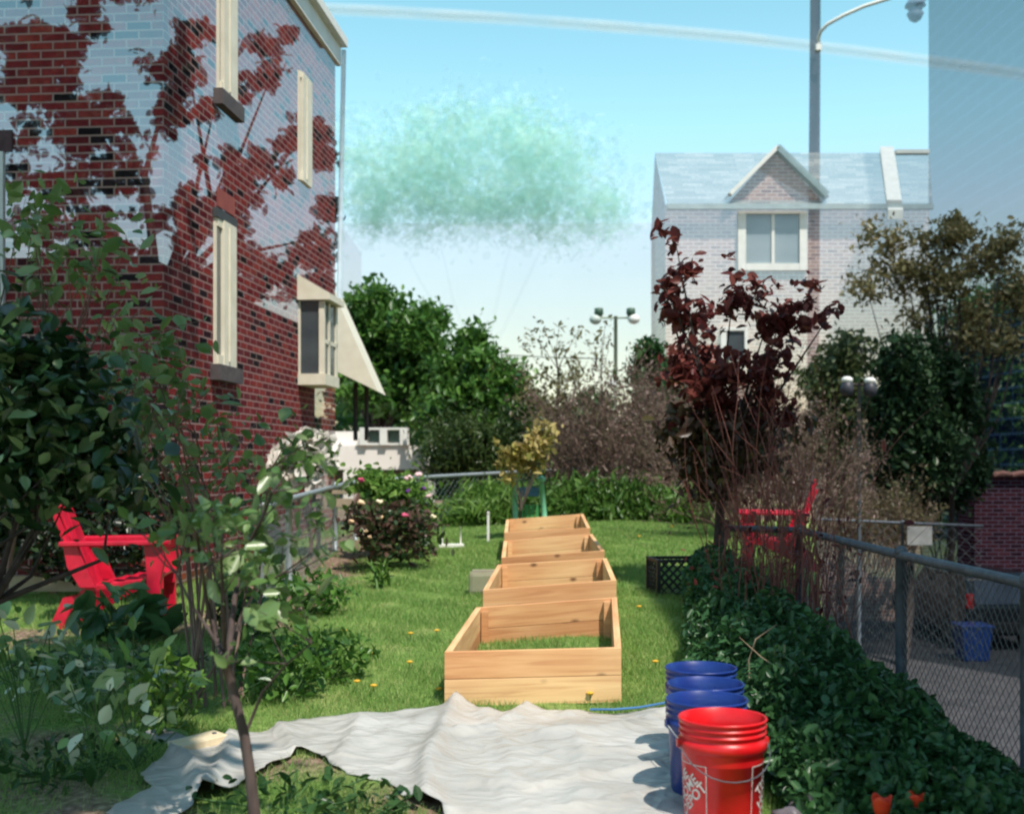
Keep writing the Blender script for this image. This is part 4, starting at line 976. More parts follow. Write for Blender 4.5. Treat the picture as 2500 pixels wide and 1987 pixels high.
# ------------------------------------------------------------------ lower driveway: vehicles, bin, brick wall
DARK = mat('dark_car_paint', (.010, .014, .018), (.016, .020, .026), 2, .25, spec=.6)
RUB = mat('rubber', (.012, .012, .013), None, 9, .8); RIM = mat('alloy_rim', (.20, .21, .22), (.30, .31, .32), 5, .35, metal=.7)
def wheel(e, c, axis, r=.33):
    wv = empty('wheel', c, None, None); wv.parent = e; wv.rotation_euler = axis
    MB().lathe([(r*.62, -.1), (r*.95, -.1), (r, -.06), (r, .06), (r*.95, .1), (r*.62, .1)], seg=28).build('tyre', RUB, wv)
    mb = MB()
    for k in range(5):
        a = 2*math.pi*k/5; mb.box((math.cos(a)*r*.32, math.sin(a)*r*.32, .085), (r*.62, .06, .02), Matrix.Rotation(a, 3, 'Z'))
    mb.lathe([(.01, .075), (r*.6, .075), (r*.64, .10)], seg=24); mb.build('rim', RIM, wv)
def profile_car(name, loc, rz, label, prof, glass, wd, wx, r=.33):
    e = empty(name, loc, label, 'car', None, rz)
    mb = MB(); mb.prism(prof, -wd/2, wd/2, lambda p, y: Vector((p[0], y*(1-.16*max(0, p[1]-.85)), p[1]))); mb.build('body', DARK, e, bevel=.05)
    for s in (-1, 1):
        mb = MB(); mb.prism(glass, s*(wd/2-.02), s*(wd/2+.006), lambda p, y: Vector((p[0], y*(1-.16*max(0, p[1]-.85)), p[1]))); mb.build('side_window', M['glass'], e)
        for x in wx: wheel(e, (x, s*(wd/2-.08), r), (math.pi/2 if s < 0 else -math.pi/2, 0, 0), r)
    return e
sed = [(-2.15, .35), (-2.15, .8), (-2.0, .92), (-1.35, .98), (-.75, 1.40), (.55, 1.42), (1.25, .98), (1.95, .86), (2.18, .70), (2.2, .32), (1.75, .22), (-1.75, .22)]
c1 = profile_car('parked_car', Vector((at(2020, 0, 34).x, 34.2, -3.0)), .03, 'dark parked car side on, its front wheel showing left of the fence post', sed, [(-1.15, 1.0), (-.68, 1.34), (.48, 1.35), (1.0, 1.0)], 1.75, (-1.35, 1.30), .34)
for s in (-1, 1): MB().ball((2.13, s*.62, .70), (.08, .16, .07), 10, 6).build('headlight', mat('headlight_lens', (.45, .38, .30), None, 4, .2), c1)
suv = [(-2.25, .45), (-2.28, .95), (-2.05, 1.62), (-1.8, 1.72), (.4, 1.70), (1.2, 1.08), (2.1, .98), (2.25, .45), (1.8, .28), (-1.9, .28)]
c2 = profile_car('parked_suv', Vector((at(2440, 0, 27).x, 29.2, -3.0)), math.radians(93), 'dark parked sport utility car seen from behind, red tail light showing, beside the blue bin', suv, [(-1.75, 1.12), (-1.6, 1.58), (.3, 1.58), (.9, 1.12)], 1.9, (-1.45, 1.45), .36)
mb = MB(); mb.hexa([(-2.285, -.72, 1.05), (-2.285, .72, 1.05), (-2.25, .72, 1.05), (-2.25, -.72, 1.05), (-2.085, -.66, 1.58), (-2.085, .66, 1.58), (-2.05, .66, 1.58), (-2.05, -.66, 1.58)])
mb.build('rear_window', mat('sky_reflecting_glass', (.035, .05, .08), (.06, .08, .12), 2, .5, spec=.2), c2)
for s in (-1, 1): MB().box((-2.26, s*.84, 1.12), (.10, .17, .34)).build('tail_light', mat('red_lens', (.40, .008, .012), None, 5, .25), c2, bevel=.03)
MB().box((-2.30, 0, .52), (.16, 1.8, .26)).build('bumper', RUB, c2, bevel=.04)
b = at(2373, 1610, 25.7); b.z = -3.0
bn = empty('recycling_bin', b, 'square blue plastic bin standing on the driveway behind the fence', 'bin')
mb = MB(); mb.hexa([(-.27, -.27, 0), (.27, -.27, 0), (.27, .27, 0), (-.27, .27, 0), (-.33, -.33, .72), (.33, -.33, .72), (.33, .33, .72), (-.33, .33, .72)]); mb.build('tub', plastic('royal_blue_plastic', (.008, .045, .22)), bn, bevel=.03)
MB().box((0, 0, .75), (.71, .71, .05)).build('rim', plastic('royal_blue_rim', (.010, .05, .25)), bn, bevel=.015)
b = Vector((at(2380, 0, 30).x, 30, -3.0))
bw_ = empty('brick_wall', b, 'dark brick wall end topped with terracotta coping tiles at the right edge', 'wall')
mb = MB(); zt = at(0, 1162, 30).z+3.0
mb.wall((0, 0), (3.2, 0), 0, zt); mb.wall((0, 1.2), (0, 0), 0, zt); mb.quad((0, 0, zt), (3.2, 0, zt), (3.2, 1.2, zt), (0, 1.2, zt)); mb.build('brickwork', brickmat('dark_brick', [(0, (.035, .012, .018)), (.6, (.07, .02, .028)), (1, (.10, .03, .04))], (.13, .11, .16), .3, .10, .012), bw_)
for k in range(7):
    MB().tube([(-.05+k*.47, -.1, zt+.03), (.20+k*.47, -.1, zt+.075), (.41+k*.47, -.1, zt+.03)], .07, 8).box((.18+k*.47, .5, zt+.035), (.44, 1.3, .06)).build('coping_tile', mat('terracotta', (.24, .10, .08), (.32, .16, .14), 6, .8) if k == 0 else bpy.data.materials['terracotta'], bw_)

# ------------------------------------------------------------------ planting on the right and its flowers
def xl(y): return np.interp(y, [3, 5.3, 6.4, 8, 9.5], [.97, .95, .93, 1.17, 1.36])
g = np.random.default_rng(8); n = 32000
yy = 3.3*(9.5/3.3)**g.random(n); lo = xl(yy); xx = lo+(1.86-lo)*g.random(n)
u = (xx-lo)/(1.86-lo); hm = (.06+.36*np.sin(np.pi*np.clip(u*.86+.1, 0, 1))**.8)*(1+.28*np.sin(xx*9+1)*np.sin(yy*7))*np.interp(yy, [3, 3.7, 4.4, 5.5, 9.5], [.18, .30, .72, 1.05, .9])
zz = gz(xx, yy)+hm*(g.random(n)**.45)
tag(leaves('ground_cover', np.stack([xx, yy, zz], 1), .043, leafmat('cover_leaf', [(.022, .07, .025), (.04, .11, .035), (.06, .15, .05)], trans=.25), None, .5, 9, .7), 'dense dark green leafy planting along the chain link fence', 'planting', kind='stuff')
ce = empty('rose_canes', gv(1.70, 7.5), 'bunch of bare reddish upright canes in front of the fence corner', 'plant')
mb = MB(); gg = random.Random(12)
for i in range(105):
    y = gg.uniform(-1.0, 1.1); x = gg.uniform(-.35, .36)+.08*y
    twigs(mb, (x, y, 0), (gg.uniform(-.14, .18), gg.uniform(-.1, .1), 1), gg.uniform(.55, 1.25), .0055, 1, gg, .35, 2, 4)
mb.build('stem', M['cane'], ce)
p_ = g.normal(size=(420, 3))*np.array([.25, .55, .25])+np.array([0, 0, .55]); leaves('foliage', p_, .04, RD, ce, .5, 4)
def grass_arc(pts, r, label):
    e = empty('dry_stalk', pts[0], label, 'plant'); MB().tube([p-pts[0] for p in pts], [r]*(len(pts)-1)+[r*.4], 4).build('stem', mat('dry_stem', (.28, .20, .13), None, 5, .8) if 'dry_stem' not in bpy.data.materials else bpy.data.materials['dry_stem'], e)
grass_arc([at(1830, 1660, 5.3), at(1828, 1610, 5.3), at(1845, 1560, 5.3), at(1895, 1525, 5.3)], .004, 'pale dry stalk arching up out of the dark planting')
grass_arc([at(1915, 1640, 5.2), at(1860, 1605, 5.2), at(1805, 1555, 5.3)], .003, 'straight dry stalk leaning left across the dark planting')
def bloom(px, py, d, s, col, nm, label, cat='flower', group=None):
    p = at(px, py, d); b_ = Vector((p.x+.01, p.y+.02, float(gz(p.x, p.y)))); e = empty(nm, b_, label, cat, group)
    mb = MB(); g2 = random.Random(int(px)); cc = p-b_
    for k in range(7):
        a = k*2.4; mb.ball(cc+Vector((math.cos(a)*s*.28, math.sin(a)*s*.28, g2.uniform(-.1, .2)*s)), (s*.36, s*.36, s*.26), 7, 5)
    mb.build('petals', col, e)
    MB().tube([(0, 0, 0), cc*.5+Vector((.01, 0, 0)), cc], .004, 4).build('stem', bpy.data.materials['green_stem'], e)
mat('green_stem', (.05, .11, .03), None, 8, .8)
PK = mat('pink_petal', (.55, .05, .14), (.65, .12, .22), 30, .6); YP = mat('yellow_petal', (.55, .38, .03), None, 30, .6); OP = mat('orange_petal', (.6, .25, .06), None, 30, .6)
bloom(1828, 1515, 7.6, .06, PK, 'rose', 'pink rose bloom in the dark planting right of the lawn'); bloom(1729, 1506, 8.0, .07, YP, 'iris', 'dull yellow flower at the lawn edge of the dark planting'); bloom(2025, 1572, 6.3, .04, OP, 'poppy', 'small orange flower deep in the dark planting near the fence')
TU = mat('tulip_red', (.70, .035, .012), (.80, .07, .02), 25, .45)
def tulip(px, py, d, w_, h_, label):
    p = at(px, py, d); b_ = Vector((p.x, p.y, float(gz(p.x, p.y)))); e = empty('tulip', b_, label, 'flower', 'red tulips in the planting')
    mb = MB(); c = p-b_
    mb.lathe([(w_*.12, -h_*.5), (w_*.36, -h_*.42), (w_*.46, -h_*.1), (w_*.5, h_*.3), (w_*.54, h_*.5), (w_*.5, h_*.48), (w_*.44, h_*.1), (w_*.1, -h_*.35)], c, 18)
    o = mb.build('petals', TU, e)
    for v in o.data.vertices:
        a = math.atan2(v.co.y-c.y, v.co.x-c.x)
        if v.co.z > c.z+h_*.25: v.co.z += h_*.16*math.cos(3*a)
    MB().tube([(0, 0, -.02), c+Vector((0, 0, -h_*.48))], .005, 6).build('stem', bpy.data.materials['green_stem'], e)
    q = np.array([[.03, .0, c.z*.4], [-.03, .01, c.z*.35]]); leaves('leaf', q, .12, G2, e, .25, int(px), .1)
tulip(2153, 1968, 3.75, .058, .058, 'red tulip bloom, larger left one of the pair by the bottom edge'); tulip(2237, 1957, 3.85, .05, .048, 'red tulip bloom, smaller right one of the pair by the bottom edge')
e = empty('plastic_bag', gv(.98, 4.02), 'small crumpled pale plastic bag right of the red bucket', 'bag')
o = MB().ball((0, 0, .03), (.085, .085, .05), 22, 14).build('sack', mat('cloudy_plastic', (.08, .065, .075), (.22, .19, .21), 12, .3), e)
for v in o.data.vertices:
    q = v.co; v.co = q*(1+.16*math.sin(q.x*71+q.y*30)+.14*math.sin(q.y*83+q.z*40)+.1*math.sin(q.z*120+q.x*50))
MB().tube([(0, 0, .07), (.015, 0, .095), (.03, .01, .105)], [.016, .009, .02], 7).build('knot', bpy.data.materials['cloudy_plastic'], e)

# ------------------------------------------------------------------ crate, mint frame, yellow sapling and small garden things
b = gv(1.335, 9.75); cr_e = empty('crate', b, 'black plastic lattice crate standing on the lawn left of the maple trunk', 'crate', None, .12)
BK = mat('black_plastic', (.010, .010, .012), (.016, .016, .018), 8, .5)
mb = MB(); w_, h_ = .18, .29
for sx in (-1, 1):
    for sy in (-1, 1): mb.box((sx*w_, sy*w_, h_/2), (.03, .03, h_))
for z in (.012, h_-.012):
    for s in (-1, 1): mb.box((0, s*w_, z), (2*w_-.03, .022, .024)).box((s*w_, 0, z), (.022, 2*w_-.03, .024))
mb.build('frame', BK, cr_e)
mb = MB()
for s in (-1, 1):
    k = -h_
    while k < 2*w_-.03:
        for fl_ in (1, -1):
            u0, u1 = max(k, 0), min(k+h_, 2*w_-.03)
            if u1-u0 > .02:
                za, zb_ = u0-k, u1-k
                if fl_ < 0: za, zb_ = h_-za, h_-zb_
                mb.tube([(-w_+.015+u0, s*w_, za), (-w_+.015+u1, s*w_, zb_)], .006, 4, cap=False); mb.tube([(s*w_, -w_+.015+u0, za), (s*w_, -w_+.015+u1, zb_)], .006, 4, cap=False)
        k += .07
mb.box((0, 0, .012), (2*w_-.04, 2*w_-.04, .008)); mb.build('lattice', BK, cr_e)
MINT = mat('mint_paint', (.16, .45, .28), (.22, .52, .34), 5, .5)
d = 15.1; b = at(1285, 1290, d); b.z = float(gz(b.x, d))
mf = empty('mint_frame', b, 'mint green garden seat frame with two round topped posts behind the farthest raised bed', 'garden frame')
for px, py in ((1256, 1170), (1322, 1170)):
    t = at(px, py, d)-b; t2 = Vector((t.x+(.06 if px > 1300 else .02), 0, 0))
    MB().tube([t2, t+Vector((0, 0, -.05))], .034, 10).ball(t, (.055, .05, .045), 12, 7).build('post', MINT, mf)
def bx(px0, py0, px1, py1, dy, th, nm, m_, bars=0):
    a, c = at(px0, py1, d)-b, at(px1, py0, d)-b; mb = MB()
    if bars:
        for k in range(bars):
            w0 = (c.x-a.x)/bars; mb.box((a.x+w0*(k+.5), dy, (a.z+c.z)/2), (w0*.82, th, c.z-a.z))
    else: mb.box(((a.x+c.x)/2, dy, (a.z+c.z)/2), (c.x-a.x, th, c.z-a.z))
    return mb.build(nm, m_, mf, bevel=.005)
bx(1267, 1232, 1318, 1292, .05, .03, 'slat_panel', mat('leaf_green_paint', (.05, .24, .07), (.07, .30, .09), 5, .5), 4); bx(1267, 1190, 1316, 1212, .06, .03, 'cross_board', mat('blue_board', (.05, .16, .30), None, 5, .5))
crown_tree('sapling', 'small golden yellow leaved sapling in front of the mint green frame', 'tree', 1262, 14.75,
    [(1270, 1110, 55, 45, .25, 0), (1320, 1070, 30, 45, .18, 0), (1210, 1080, 22, 22, .12, 0), (1250, 1150, 40, 22, .2, 0), (1300, 1110, 30, 40, .2, 0)], 820, 46, .06, .085, YL, M['bark'], .018, 64, nl=10, fork=.4, bend=.05, up=1.2)
d = 14.6; b = at(1192, 1292, d); b.z = float(gz(b.x, d))
e = empty('garden_stake', b, 'short white wooden stake in the grass left of the mint green frame', 'stake')
tz = at(1192, 1253, d).z-b.z; MB().box((0, 0, tz/2), (.03, .02, tz)).build('shaft', M['white'], e); MB().box((0, -.004, tz+.012), (.034, .026, .022)).build('cap', M['white'], e)
d = 14.2; b = at(1102, 1304, d); b.z = float(gz(b.x, d))
e = empty('plant_support', b, 'low white u shaped plant support near the rose bush', 'plant support')
wv = .11; mb = MB()
for s in (-1, 1): mb.tube([(s*wv, 0, 0), (s*wv, 0, .26)], .010, 6)
mb.build('upright', M['white'], e); MB().box((0, 0, .035), (.30, .06, .05)).build('foot', M['white'], e, bevel=.01)
d = 10.3; b = at(1180, 1402, d); b.z = float(gz(b.x, d))
e = empty('planter_block', b, 'faint beige rounded block on the grass left of the second raised bed', 'block')
bm_ = mat('beige_stone', (.40, .34, .26), (.48, .42, .32), 6, .8, alpha=.5)
MB().box((0, 0, .10), (.25, .2, .20)).build('block', bm_, e, bevel=.035); MB().box((0, 0, .205), (.19, .14, .012)).build('top', bm_, e)
# roses by the left fence
def rose_bush(label, px, d, bl, n, lm, seed, fl, leafs=.07, extra=None):
    p = ground_base(px, 0, d); e = empty('rose_bush', p, label, 'shrub', 'rose bushes by the left fence')
    q, cc = crown([blob(x, y, d+dd, rx, ry, rd) for (x, y, rx, ry, rd, dd) in bl], n, 90, .10, seed, 1.5)
    leaves('foliage', local(q, p), leafs, lm, e, .6, seed)
    g2 = np.random.default_rng(seed); mb = MB(); limbs(mb, (0, 0, 0), [tuple(local(cc[i], p)) for i in g2.choice(len(cc), 12)], .02, seed, .15, 5, .2); mb.build('stem', M['bark_dark'], e)
    gr = random.Random(seed)
    for (x, y, s, m_) in fl:
        c = at(x, y, d-.35)-p; mb = MB()
        for k in range(6):
            a = k*1.05; mb.ball(c+Vector((math.cos(a)*s*.3, -.02+math.sin(a)*s*.2, gr.uniform(-.2, .2)*s)), (s*.34, s*.34, s*.28), 7, 5)
        mb.build('flower', m_, e)
    return e
PP = mat('pale_pink_petal', (.70, .42, .45), (.78, .55, .55), 20, .6); PE = mat('peach_petal', (.72, .45, .25), (.80, .58, .38), 20, .6); VI = mat('violet_petal', (.10, .02, .18), None, 20, .6); CR = mat('cream_petal', (.75, .62, .42), None, 20, .6)
rose_bush('tall bright green rose bush with pink and violet flowers against the stucco house', 950, 13.2, [(925, 1180, 50, 22, .35, 0), (945, 1225, 65, 40, .4, 0), (1000, 1240, 40, 35, .35, 0), (1005, 1195, 40, 22, .3, 0)], 2900, G3, 71,
    [(882, 1172, .06, PK), (997, 1165, .08, PP), (1022, 1158, .07, PP), (1033, 1192, .06, VI), (997, 1198, .05, VI), (1045, 1210, .06, PP)])
rose_bush('lower dark rose bush with peach coloured flowers, nearer the lawn', 950, 12.3, [(930, 1270, 75, 45, .4, 0), (1000, 1275, 55, 40, .35, 0), (900, 1320, 50, 30, .3, 0), (1020, 1320, 35, 30, .3, 0), (950, 1330, 60, 25, .3, 0)], 1500, leafmat('rose_leaf', [(.03, .06, .025), (.06, .10, .035), (.12, .07, .05), (.16, .08, .07)]), 72,
    [(882, 1226, .065, PE), (927, 1225, .06, CR), (858, 1272, .05, PE), (930, 1262, .045, PE), (989, 1257, .06, PK), (893, 1295, .04, PE), (1058, 1260, .055, CR), (903, 1310, .035, PE)])
d = 13.6; b = at(895, 1300, d); b.z = float(gz(b.x, d))
e = empty('wooden_trellis', b, 'weathered wooden post with a long cross piece beside the left fence', 'trellis')
tw = mat('pale_timber', (.32, .25, .18), (.42, .34, .25), 8, .85)
t = at(895, 1206, d)-b; MB().box((t.x, 0, t.z/2), (.045, .045, t.z)).build('post', tw, e)
a, c = at(752, 1204, d)-b, at(918, 1203, d)-b; MB().box(((a.x+c.x)/2, 0, t.z+.024), (c.x-a.x, .04, .045)).build('cross_bar', tw, e)
d = 13.9; a = at(765, 1228, d); c = at(905, 1228, d); b = Vector(((a.x+c.x)/2, d+.1, 0)); b.z = float(gz(b.x, d))
e = empty('raised_planter', b, 'low weathered timber planter with brown stems behind the left fence', 'planter')
MB().box((0, 0, a.z-b.z), (c.x-a.x, .05, .10)).build('board', tw, e)
mb = MB()
for s in (-1, 1): mb.box((s*(c.x-a.x)*.45, .05, (a.z-b.z)/2), (.05, .05, a.z-b.z))
mb.build('leg', tw, e)
# timber edging behind the left chair
p, q = at(-120, 1423, 10.15), at(345, 1424, 10.3)
e = empty('timber_edging', (p+q)/2-Vector((0, 0, .1)), 'long low weathered timber edging board behind the left red chair', 'edging')
MB().hexa([v-e.location for v in (p+Vector((0, 0, -.07)), q+Vector((0, 0, -.07)), q+Vector((0, .12, -.07)), p+Vector((0, .12, -.07)), p+Vector((0, 0, .06)), q+Vector((0, 0, .06)), q+Vector((0, .12, .06)), p+Vector((0, .12, .06)))]).build('board', tw, e)
mb = MB()
for k in (.1, .5, .9): mb.box(p.lerp(q, k)-e.location+Vector((0, .16, -.06)), (.06, .06, .28))
mb.build('peg', tw, e)
# scrap boards at the corner of the tarp
def scrap(a, c, wdt, th, label, m_):
    a, c = Vector(a), Vector(c); e = empty('scrap_board', (a+c)/2, label, 'board'); v = (c-a); L = v.length; v.normalize(); s = v.cross(Vector((0, 0, 1))).normalized(); up2 = s.cross(v)
    o = MB().box((0, 0, 0), (L, wdt, th), Matrix((v, s, up2)).transposed()).build('plank', m_, e, bevel=.004)
    MB().box(v*L*.36+up2*th*.52, (.015, .015, .01), Matrix((v, s, up2)).transposed()).build('nail_head', M['galv_old'], e)
scrap(at(425, 1842, 5.15)+Vector((0, 0, .03)), at(540, 1812, 5.3)+Vector((0, 0, .03)), .13, .035, 'short pale wooden board end lying on the left corner of the tarp', mat('fresh_pine', (.62, .50, .32), (.70, .58, .40), 6, .7, stretch=(1, 8, 1)))
scrap(at(375, 1797, 5.4)+Vector((0, 0, .02)), at(470, 1835, 5.25)+Vector((0, 0, .02)), .10, .03, 'short grey board lying crosswise behind the pale one at the tarp corner', mat('grey_board', (.22, .23, .24), (.30, .30, .30), 6, .8))

# ------------------------------------------------------------------ left foreground: sapling, lilac stems, shady bush and weeds
SP = 3.75; b = Vector((at(640, 0, SP).x, SP, 0))
sap = empty('sapling', b, 'slim many stemmed young tree rising through the left end of the tarp', 'tree')
def S_(px, py, d=SP): return at(px, py, d)-b
mb = MB()
mb.tube([(0, 0, -.05), S_(622, 2000), S_(612, 1900), S_(597, 1797), S_(570, 1690), S_(551, 1622)], [.021, .020, .018, .0165, .0155, .015], 9)
BR = [[(551, 1622), (530, 1567), (503, 1460), (494, 1393), (480, 1300)], [(551, 1622), (546, 1540), (544, 1457), (540, 1360)], [(551, 1622), (560, 1567), (574, 1457), (586, 1380), (606, 1330), (643, 1260), (665, 1200)],
      [(551, 1622), (578, 1540), (600, 1450), (690, 1400), (760, 1350)], [(597, 1797), (640, 1690), (700, 1620), (760, 1570)], [(530, 1567), (470, 1480), (430, 1400), (380, 1330)]]
ends = []
gg = random.Random(15)
for k, br in enumerate(BR):
    pts = [S_(x, y, SP+.12*math.sin(k*2+i)) for i, (x, y) in enumerate(br)]; r0 = .011 if k < 3 else .006
    mb.tube(pts, [r0*(1-.62*i/(len(pts)-1)) for i in range(len(pts))], 6)
    for q in pts[2:]:
        for j in range(2): ends += twigs(mb, q, (gg.uniform(-1, 1), gg.uniform(-.6, .6), gg.uniform(.1, 1)), gg.uniform(.1, .22), .003, 0, gg, .4, 1, 4)
mb.build('trunk', mat('plum_bark', (.055, .036, .035), (.12, .085, .08), 18, .9, bump=.4, stretch=(1, 1, .3)), sap)
E = np.array([tuple(q) for q in ends]); rr = np.random.default_rng(3); k = rr.integers(0, len(E), 330)
SL = leafmat('sapling_leaf', [(.08, .16, .04), (.12, .22, .06), (.18, .28, .10), (.24, .32, .15)], gloss=.3, spec=.5)
leaves('foliage', E[k]+rr.normal(size=(330, 3))*.03, .05, SL, sap, .55, 5)
# lilac like clump of brown stems
b = Vector((at(520, 0, 6.2).x, 6.2, 0)); lil = empty('lilac_shrub', b, 'tall clump of slender brown stems with sparse green leaves before the brick corner', 'shrub')
mb = MB(); ends = []; gg = random.Random(23)
for (x, y) in ((255, 800), (285, 850), (310, 790), (330, 900), (345, 820), (370, 860), (240, 900), (400, 950), (430, 1010), (480, 1060), (540, 1040), (600, 1090), (660, 1150), (300, 980), (350, 1040)):
    d = 6.2+gg.uniform(-.4, .4); t = at(x, y, d)-b; bs = Vector((gg.uniform(-.15, .15), gg.uniform(-.15, .15), 0))
    m1 = bs.lerp(t, .5)+Vector((.14, 0, .02)); m2 = bs.lerp(t, .78)+Vector((.05, 0, .01))
    mb.tube([bs, m1, m2, t], [.009, .007, .005, .0025], 5)
    for q in (m1, m2, t, m2.lerp(t, .5)):
        for j in range(3): ends += twigs(mb, q, (gg.uniform(-1, 1), gg.uniform(-.6, .6), gg.uniform(0, 1)), gg.uniform(.15, .35), .0035, 0, gg, .4, 1, 4)
mb.build('stem', M['twig'], lil)
E = np.array([tuple(q) for q in ends]); k = rr.integers(0, len(E), 700)
leaves('foliage', E[k]+rr.normal(size=(700, 3))*.05, .065, SL, lil, .6, 6)
# shady bush at the left edge
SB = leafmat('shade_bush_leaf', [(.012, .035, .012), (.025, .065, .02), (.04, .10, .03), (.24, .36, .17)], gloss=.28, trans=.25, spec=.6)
D = 5.0; b = Vector((at(-160, 0, D).x, D, 0))
bush = [blob(60, 860, D, 90, 60, .3), blob(130, 960, D, 120, 70, .4), blob(40, 1060, D, 90, 110, .4), blob(190, 1080, D, 120, 90, .4), blob(90, 1180, D, 130, 50, .4), blob(290, 1040, D, 60, 50, .25), blob(240, 1160, D, 60, 50, .2), blob(20, 740, D, 50, 50, .2)]
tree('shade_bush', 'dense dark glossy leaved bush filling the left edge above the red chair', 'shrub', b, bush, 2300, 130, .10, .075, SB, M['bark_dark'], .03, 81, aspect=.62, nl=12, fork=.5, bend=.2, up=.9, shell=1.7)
spr = [blob(60, 560, 5.4, 60, 60, .3), blob(250, 560, 5.4, 100, 50, .3), blob(150, 650, 5.4, 150, 60, .3), blob(270, 680, 5.4, 90, 70, .3), blob(120, 470, 5.4, 110, 30, .3)]
q, cc = crown(spr, 230, 60, .08, 82); b2 = Vector((at(-90, 0, 5.4).x, 5.4, 0))
e = empty('light_shrub', b2, 'loose sprays of light green leaves in front of the shaded brick wall', 'shrub')
leaves('foliage', local(q, b2), .065, SL, e, .5, 83)
mb = MB(); limbs(mb, (0, 0, 0), [tuple(local(c, b2)) for c in cc[:26]], .014, 5, .15, 5, .55); mb.build('stem', M['twig'], e)
def weed(label, px, py, d, w_, h_, n, lf, lm, seed, aspect=.5, name='leafy_weed', up=.8):
    p = at(px, py, d); p.z = float(gz(p.x, d)); e = empty(name, p, label, 'plant', 'weeds at the left side of the lawn')
    g2 = np.random.default_rng(seed); th = g2.uniform(0, 2*math.pi, n); r = np.sqrt(g2.random(n)); hh = g2.random(n)**.7
    P_ = np.stack([np.cos(th)*r*w_*(.5+.5*hh), np.sin(th)*r*w_*.8, hh*h_*(1-.45*r**2)+.01], 1)
    leaves('foliage', P_, lf, lm, e, aspect, seed, up)
    mb = MB()
    for i in range(min(n, 14)): mb.tube([(P_[i, 0]*.2, P_[i, 1]*.2, 0), tuple(P_[i]*np.array([.7, .7, .6])), tuple(P_[i])], .004, 4)
    mb.build('stem', bpy.data.materials['green_stem'], e)
HO = leafmat('hosta_leaf', [(.06, .15, .05), (.11, .23, .09), (.30, .42, .26), (.58, .66, .54)], gloss=.3, spec=.6)  # whitish half of the ramp paints bright highlights onto the leaves
weed('bright yellow green leafy weed left of the sapling trunk', 400, 1790, 5.5, .22, .42, 260, .06, G3, 1)
weed('pointed big leaved plant under the left red chair', 300, 1560, 8.0, .42, .36, 90, .17, leafmat('broad_leaf', [(.03, .09, .03), (.06, .15, .05), (.10, .20, .08)], gloss=.3, spec=.6), 2, .5)
weed('grey green large leaved plant low at the left, highlights in its colour', 240, 1720, 6.0, .35, .36, 90, .075, HO, 3, .6)
weed('leafy plant near the left picture edge, whitish highlights in its colour', 120, 1640, 6.4, .45, .34, 110, .065, HO, 4, .6)
weed('bushy green weed right of the sapling trunk', 690, 1690, 6.3, .32, .42, 340, .06, G1, 5)
weed('sprawling green weed between sapling and nearest raised bed', 800, 1660, 6.8, .34, .30, 330, .055, G1, 6)
weed('round leafy clump at the foot of the left fence', 740, 1450, 9.3, .48, .34, 420, .075, G1, 7)
weed('dark green clump behind the sapling stems', 600, 1540, 8.2, .32, .34, 320, .07, G2, 8)
weed('light green iris like tuft in the brown bed by the rose bushes', 925, 1410, 10.9, .10, .26, 36, .22, G3, 9, .12, up=0)
weed('low weed patch on the worn earth left of the tarp', 130, 1880, 4.8, .5, .12, 180, .045, G2, 10)
weed('low weed patch in the worn corner, further back', 260, 1660, 6.9, .6, .14, 320, .05, G2, 11)
weed('small dark weed by the tarp hole', 700, 1960, 4.35, .4, .09, 120, .04, G2, 12)
weed('tangled low weed inside the bay of the tarp', 880, 1985, 4.2, .25, .10, 80, .045, G2, 13)

q, cc = crown([blob(80, 1230, 9.9, 160, 70, .35), blob(300, 1200, 10.0, 130, 90, .3), blob(200, 1330, 9.8, 240, 60, .3), blob(-60, 1250, 9.9, 100, 110, .3), blob(420, 1290, 10.0, 60, 80, .25)], 6500, 150, .09, 95)
b = Vector((at(200, 0, 10).x, 10.0, .05)); e = empty('dark_hedge', b, 'black green hedge under the front wall of the brick house, behind the red chair', 'hedge')
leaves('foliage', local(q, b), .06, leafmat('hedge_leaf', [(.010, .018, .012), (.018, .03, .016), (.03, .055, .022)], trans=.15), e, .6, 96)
mb = MB(); limbs(mb, (0, 0, 0), [tuple(local(c, b)) for c in cc[:30]], .03, 5, .2, 5, .25); mb.build('stem', M['bark_dark'], e)

# white blossoming shrub at the far corner of the brick house
bl = [blob(745, 1085, 13.4, 45, 30, .3), blob(710, 1120, 13.4, 40, 35, .3), blob(790, 1110, 13.4, 25, 45, .3), blob(735, 1160, 13.3, 50, 30, .3), blob(770, 1070, 13.4, 20, 20, .2)]
q, cc = crown(bl, 1500, 60, .07, 97, 1.5); b = gv(-2.30, 13.4)
e = empty('blossom_shrub', b, 'shrub covered in white blossom at the far lower corner of the brick house', 'shrub')
leaves('blossom', local(q[:900], b), .10, leafmat('white_petal', [(.72, .66, .60), (.80, .74, .68), (.84, .80, .76)], trans=.3), e, .8, 98)
leaves('foliage', local(q[900:], b), .08, G1, e, .6, 99)
mb = MB(); limbs(mb, (0, 0, 0), [tuple(local(c, b)) for c in cc[:18]], .02, 5, .15, 5, .3); mb.build('stem', M['twig'], e)
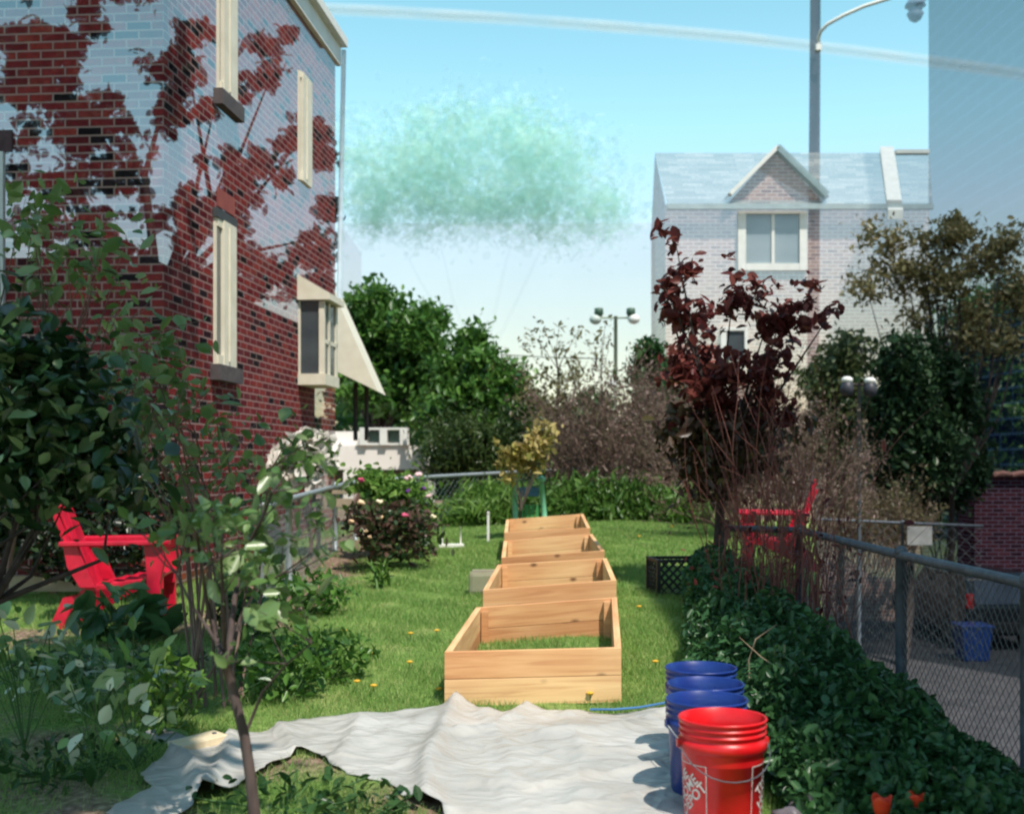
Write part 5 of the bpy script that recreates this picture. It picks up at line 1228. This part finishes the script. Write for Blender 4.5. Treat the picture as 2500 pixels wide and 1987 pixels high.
# spray of big pale leaves low at the left
def spray(px, py, d, n, w_, h_, label, seed):
    p = at(px, py, d); b = Vector((p.x, p.y, float(gz(p.x, p.y)))); e = empty('pale_leaf_plant', b, label, 'plant', 'pale big leaved plants at the left')
    g2 = np.random.default_rng(seed); c = np.array(p-b)
    P_ = c+g2.normal(size=(n, 3))*np.array([w_, .12, h_])
    P_[:, 2] = np.maximum(P_[:, 2], .06)
    leaves('foliage', P_, .07, leafmat('pale_big_leaf', [(.10, .22, .05), (.20, .36, .10), (.44, .54, .30), (.72, .76, .58)], gloss=.3, spec=.6), e, .62, seed, 1.0)
    mb = MB()
    for k in P_[:12]: mb.tube([(0, 0, 0), tuple(k*np.array([.45, .45, .6])), tuple(k)], .0025, 4)
    mb.build('stem', bpy.data.materials['green_stem'], e)
spray(330, 1640, 4.9, 30, .16, .10, 'pale big leaved plant right of the bare earth, in front of the red chair', 3)
spray(240, 1760, 4.7, 26, .16, .09, 'pale big leaved plant lowest at the left, near the tarp corner', 4)
spray(60, 1540, 5.2, 28, .14, .12, 'pale big leaved plant touching the left picture edge under the shady bush', 5)

# dandelions in the lawn
first = None
DY = mat('dandelion_yellow', (.62, .34, .03), (.75, .45, .04), 40, .7)
for (px, py) in ((1066, 1560), (1002, 1567), (908, 1620), (1071, 1708), (871, 1689), (912, 1700), (720, 1600), (1000, 1640), (1560, 1500), (1600, 1640), (1440, 1720), (840, 1560), (1640, 1300), (1560, 1330)):
    d = 3625/(py-HY)
    for _ in range(4):
        x = (px-CX)*d/F; d = (H-float(gz(x, d)))*F/(py-HY)
    x = (px-CX)*d/F
    if first is None:
        first = empty('dandelion', gv(x, d), 'tiny orange yellow dandelion in the mown lawn near the raised beds', 'flower', 'dandelions in the lawn')
        mb = MB(); mb.ball((0, 0, .06), (.017, .017, .009), 10, 5)
        for k in range(8): mb.ball((.012*math.cos(k*.785), .012*math.sin(k*.785), .061), (.008, .006, .005), 6, 4)
        mb.build('petals', DY, first); MB().tube([(0, 0, 0), (.003, 0, .03), (0, 0, .056)], .002, 4).build('stem', bpy.data.materials['green_stem'], first)
    else:
        c = copy_tree(first); c.location = gv(x, d)
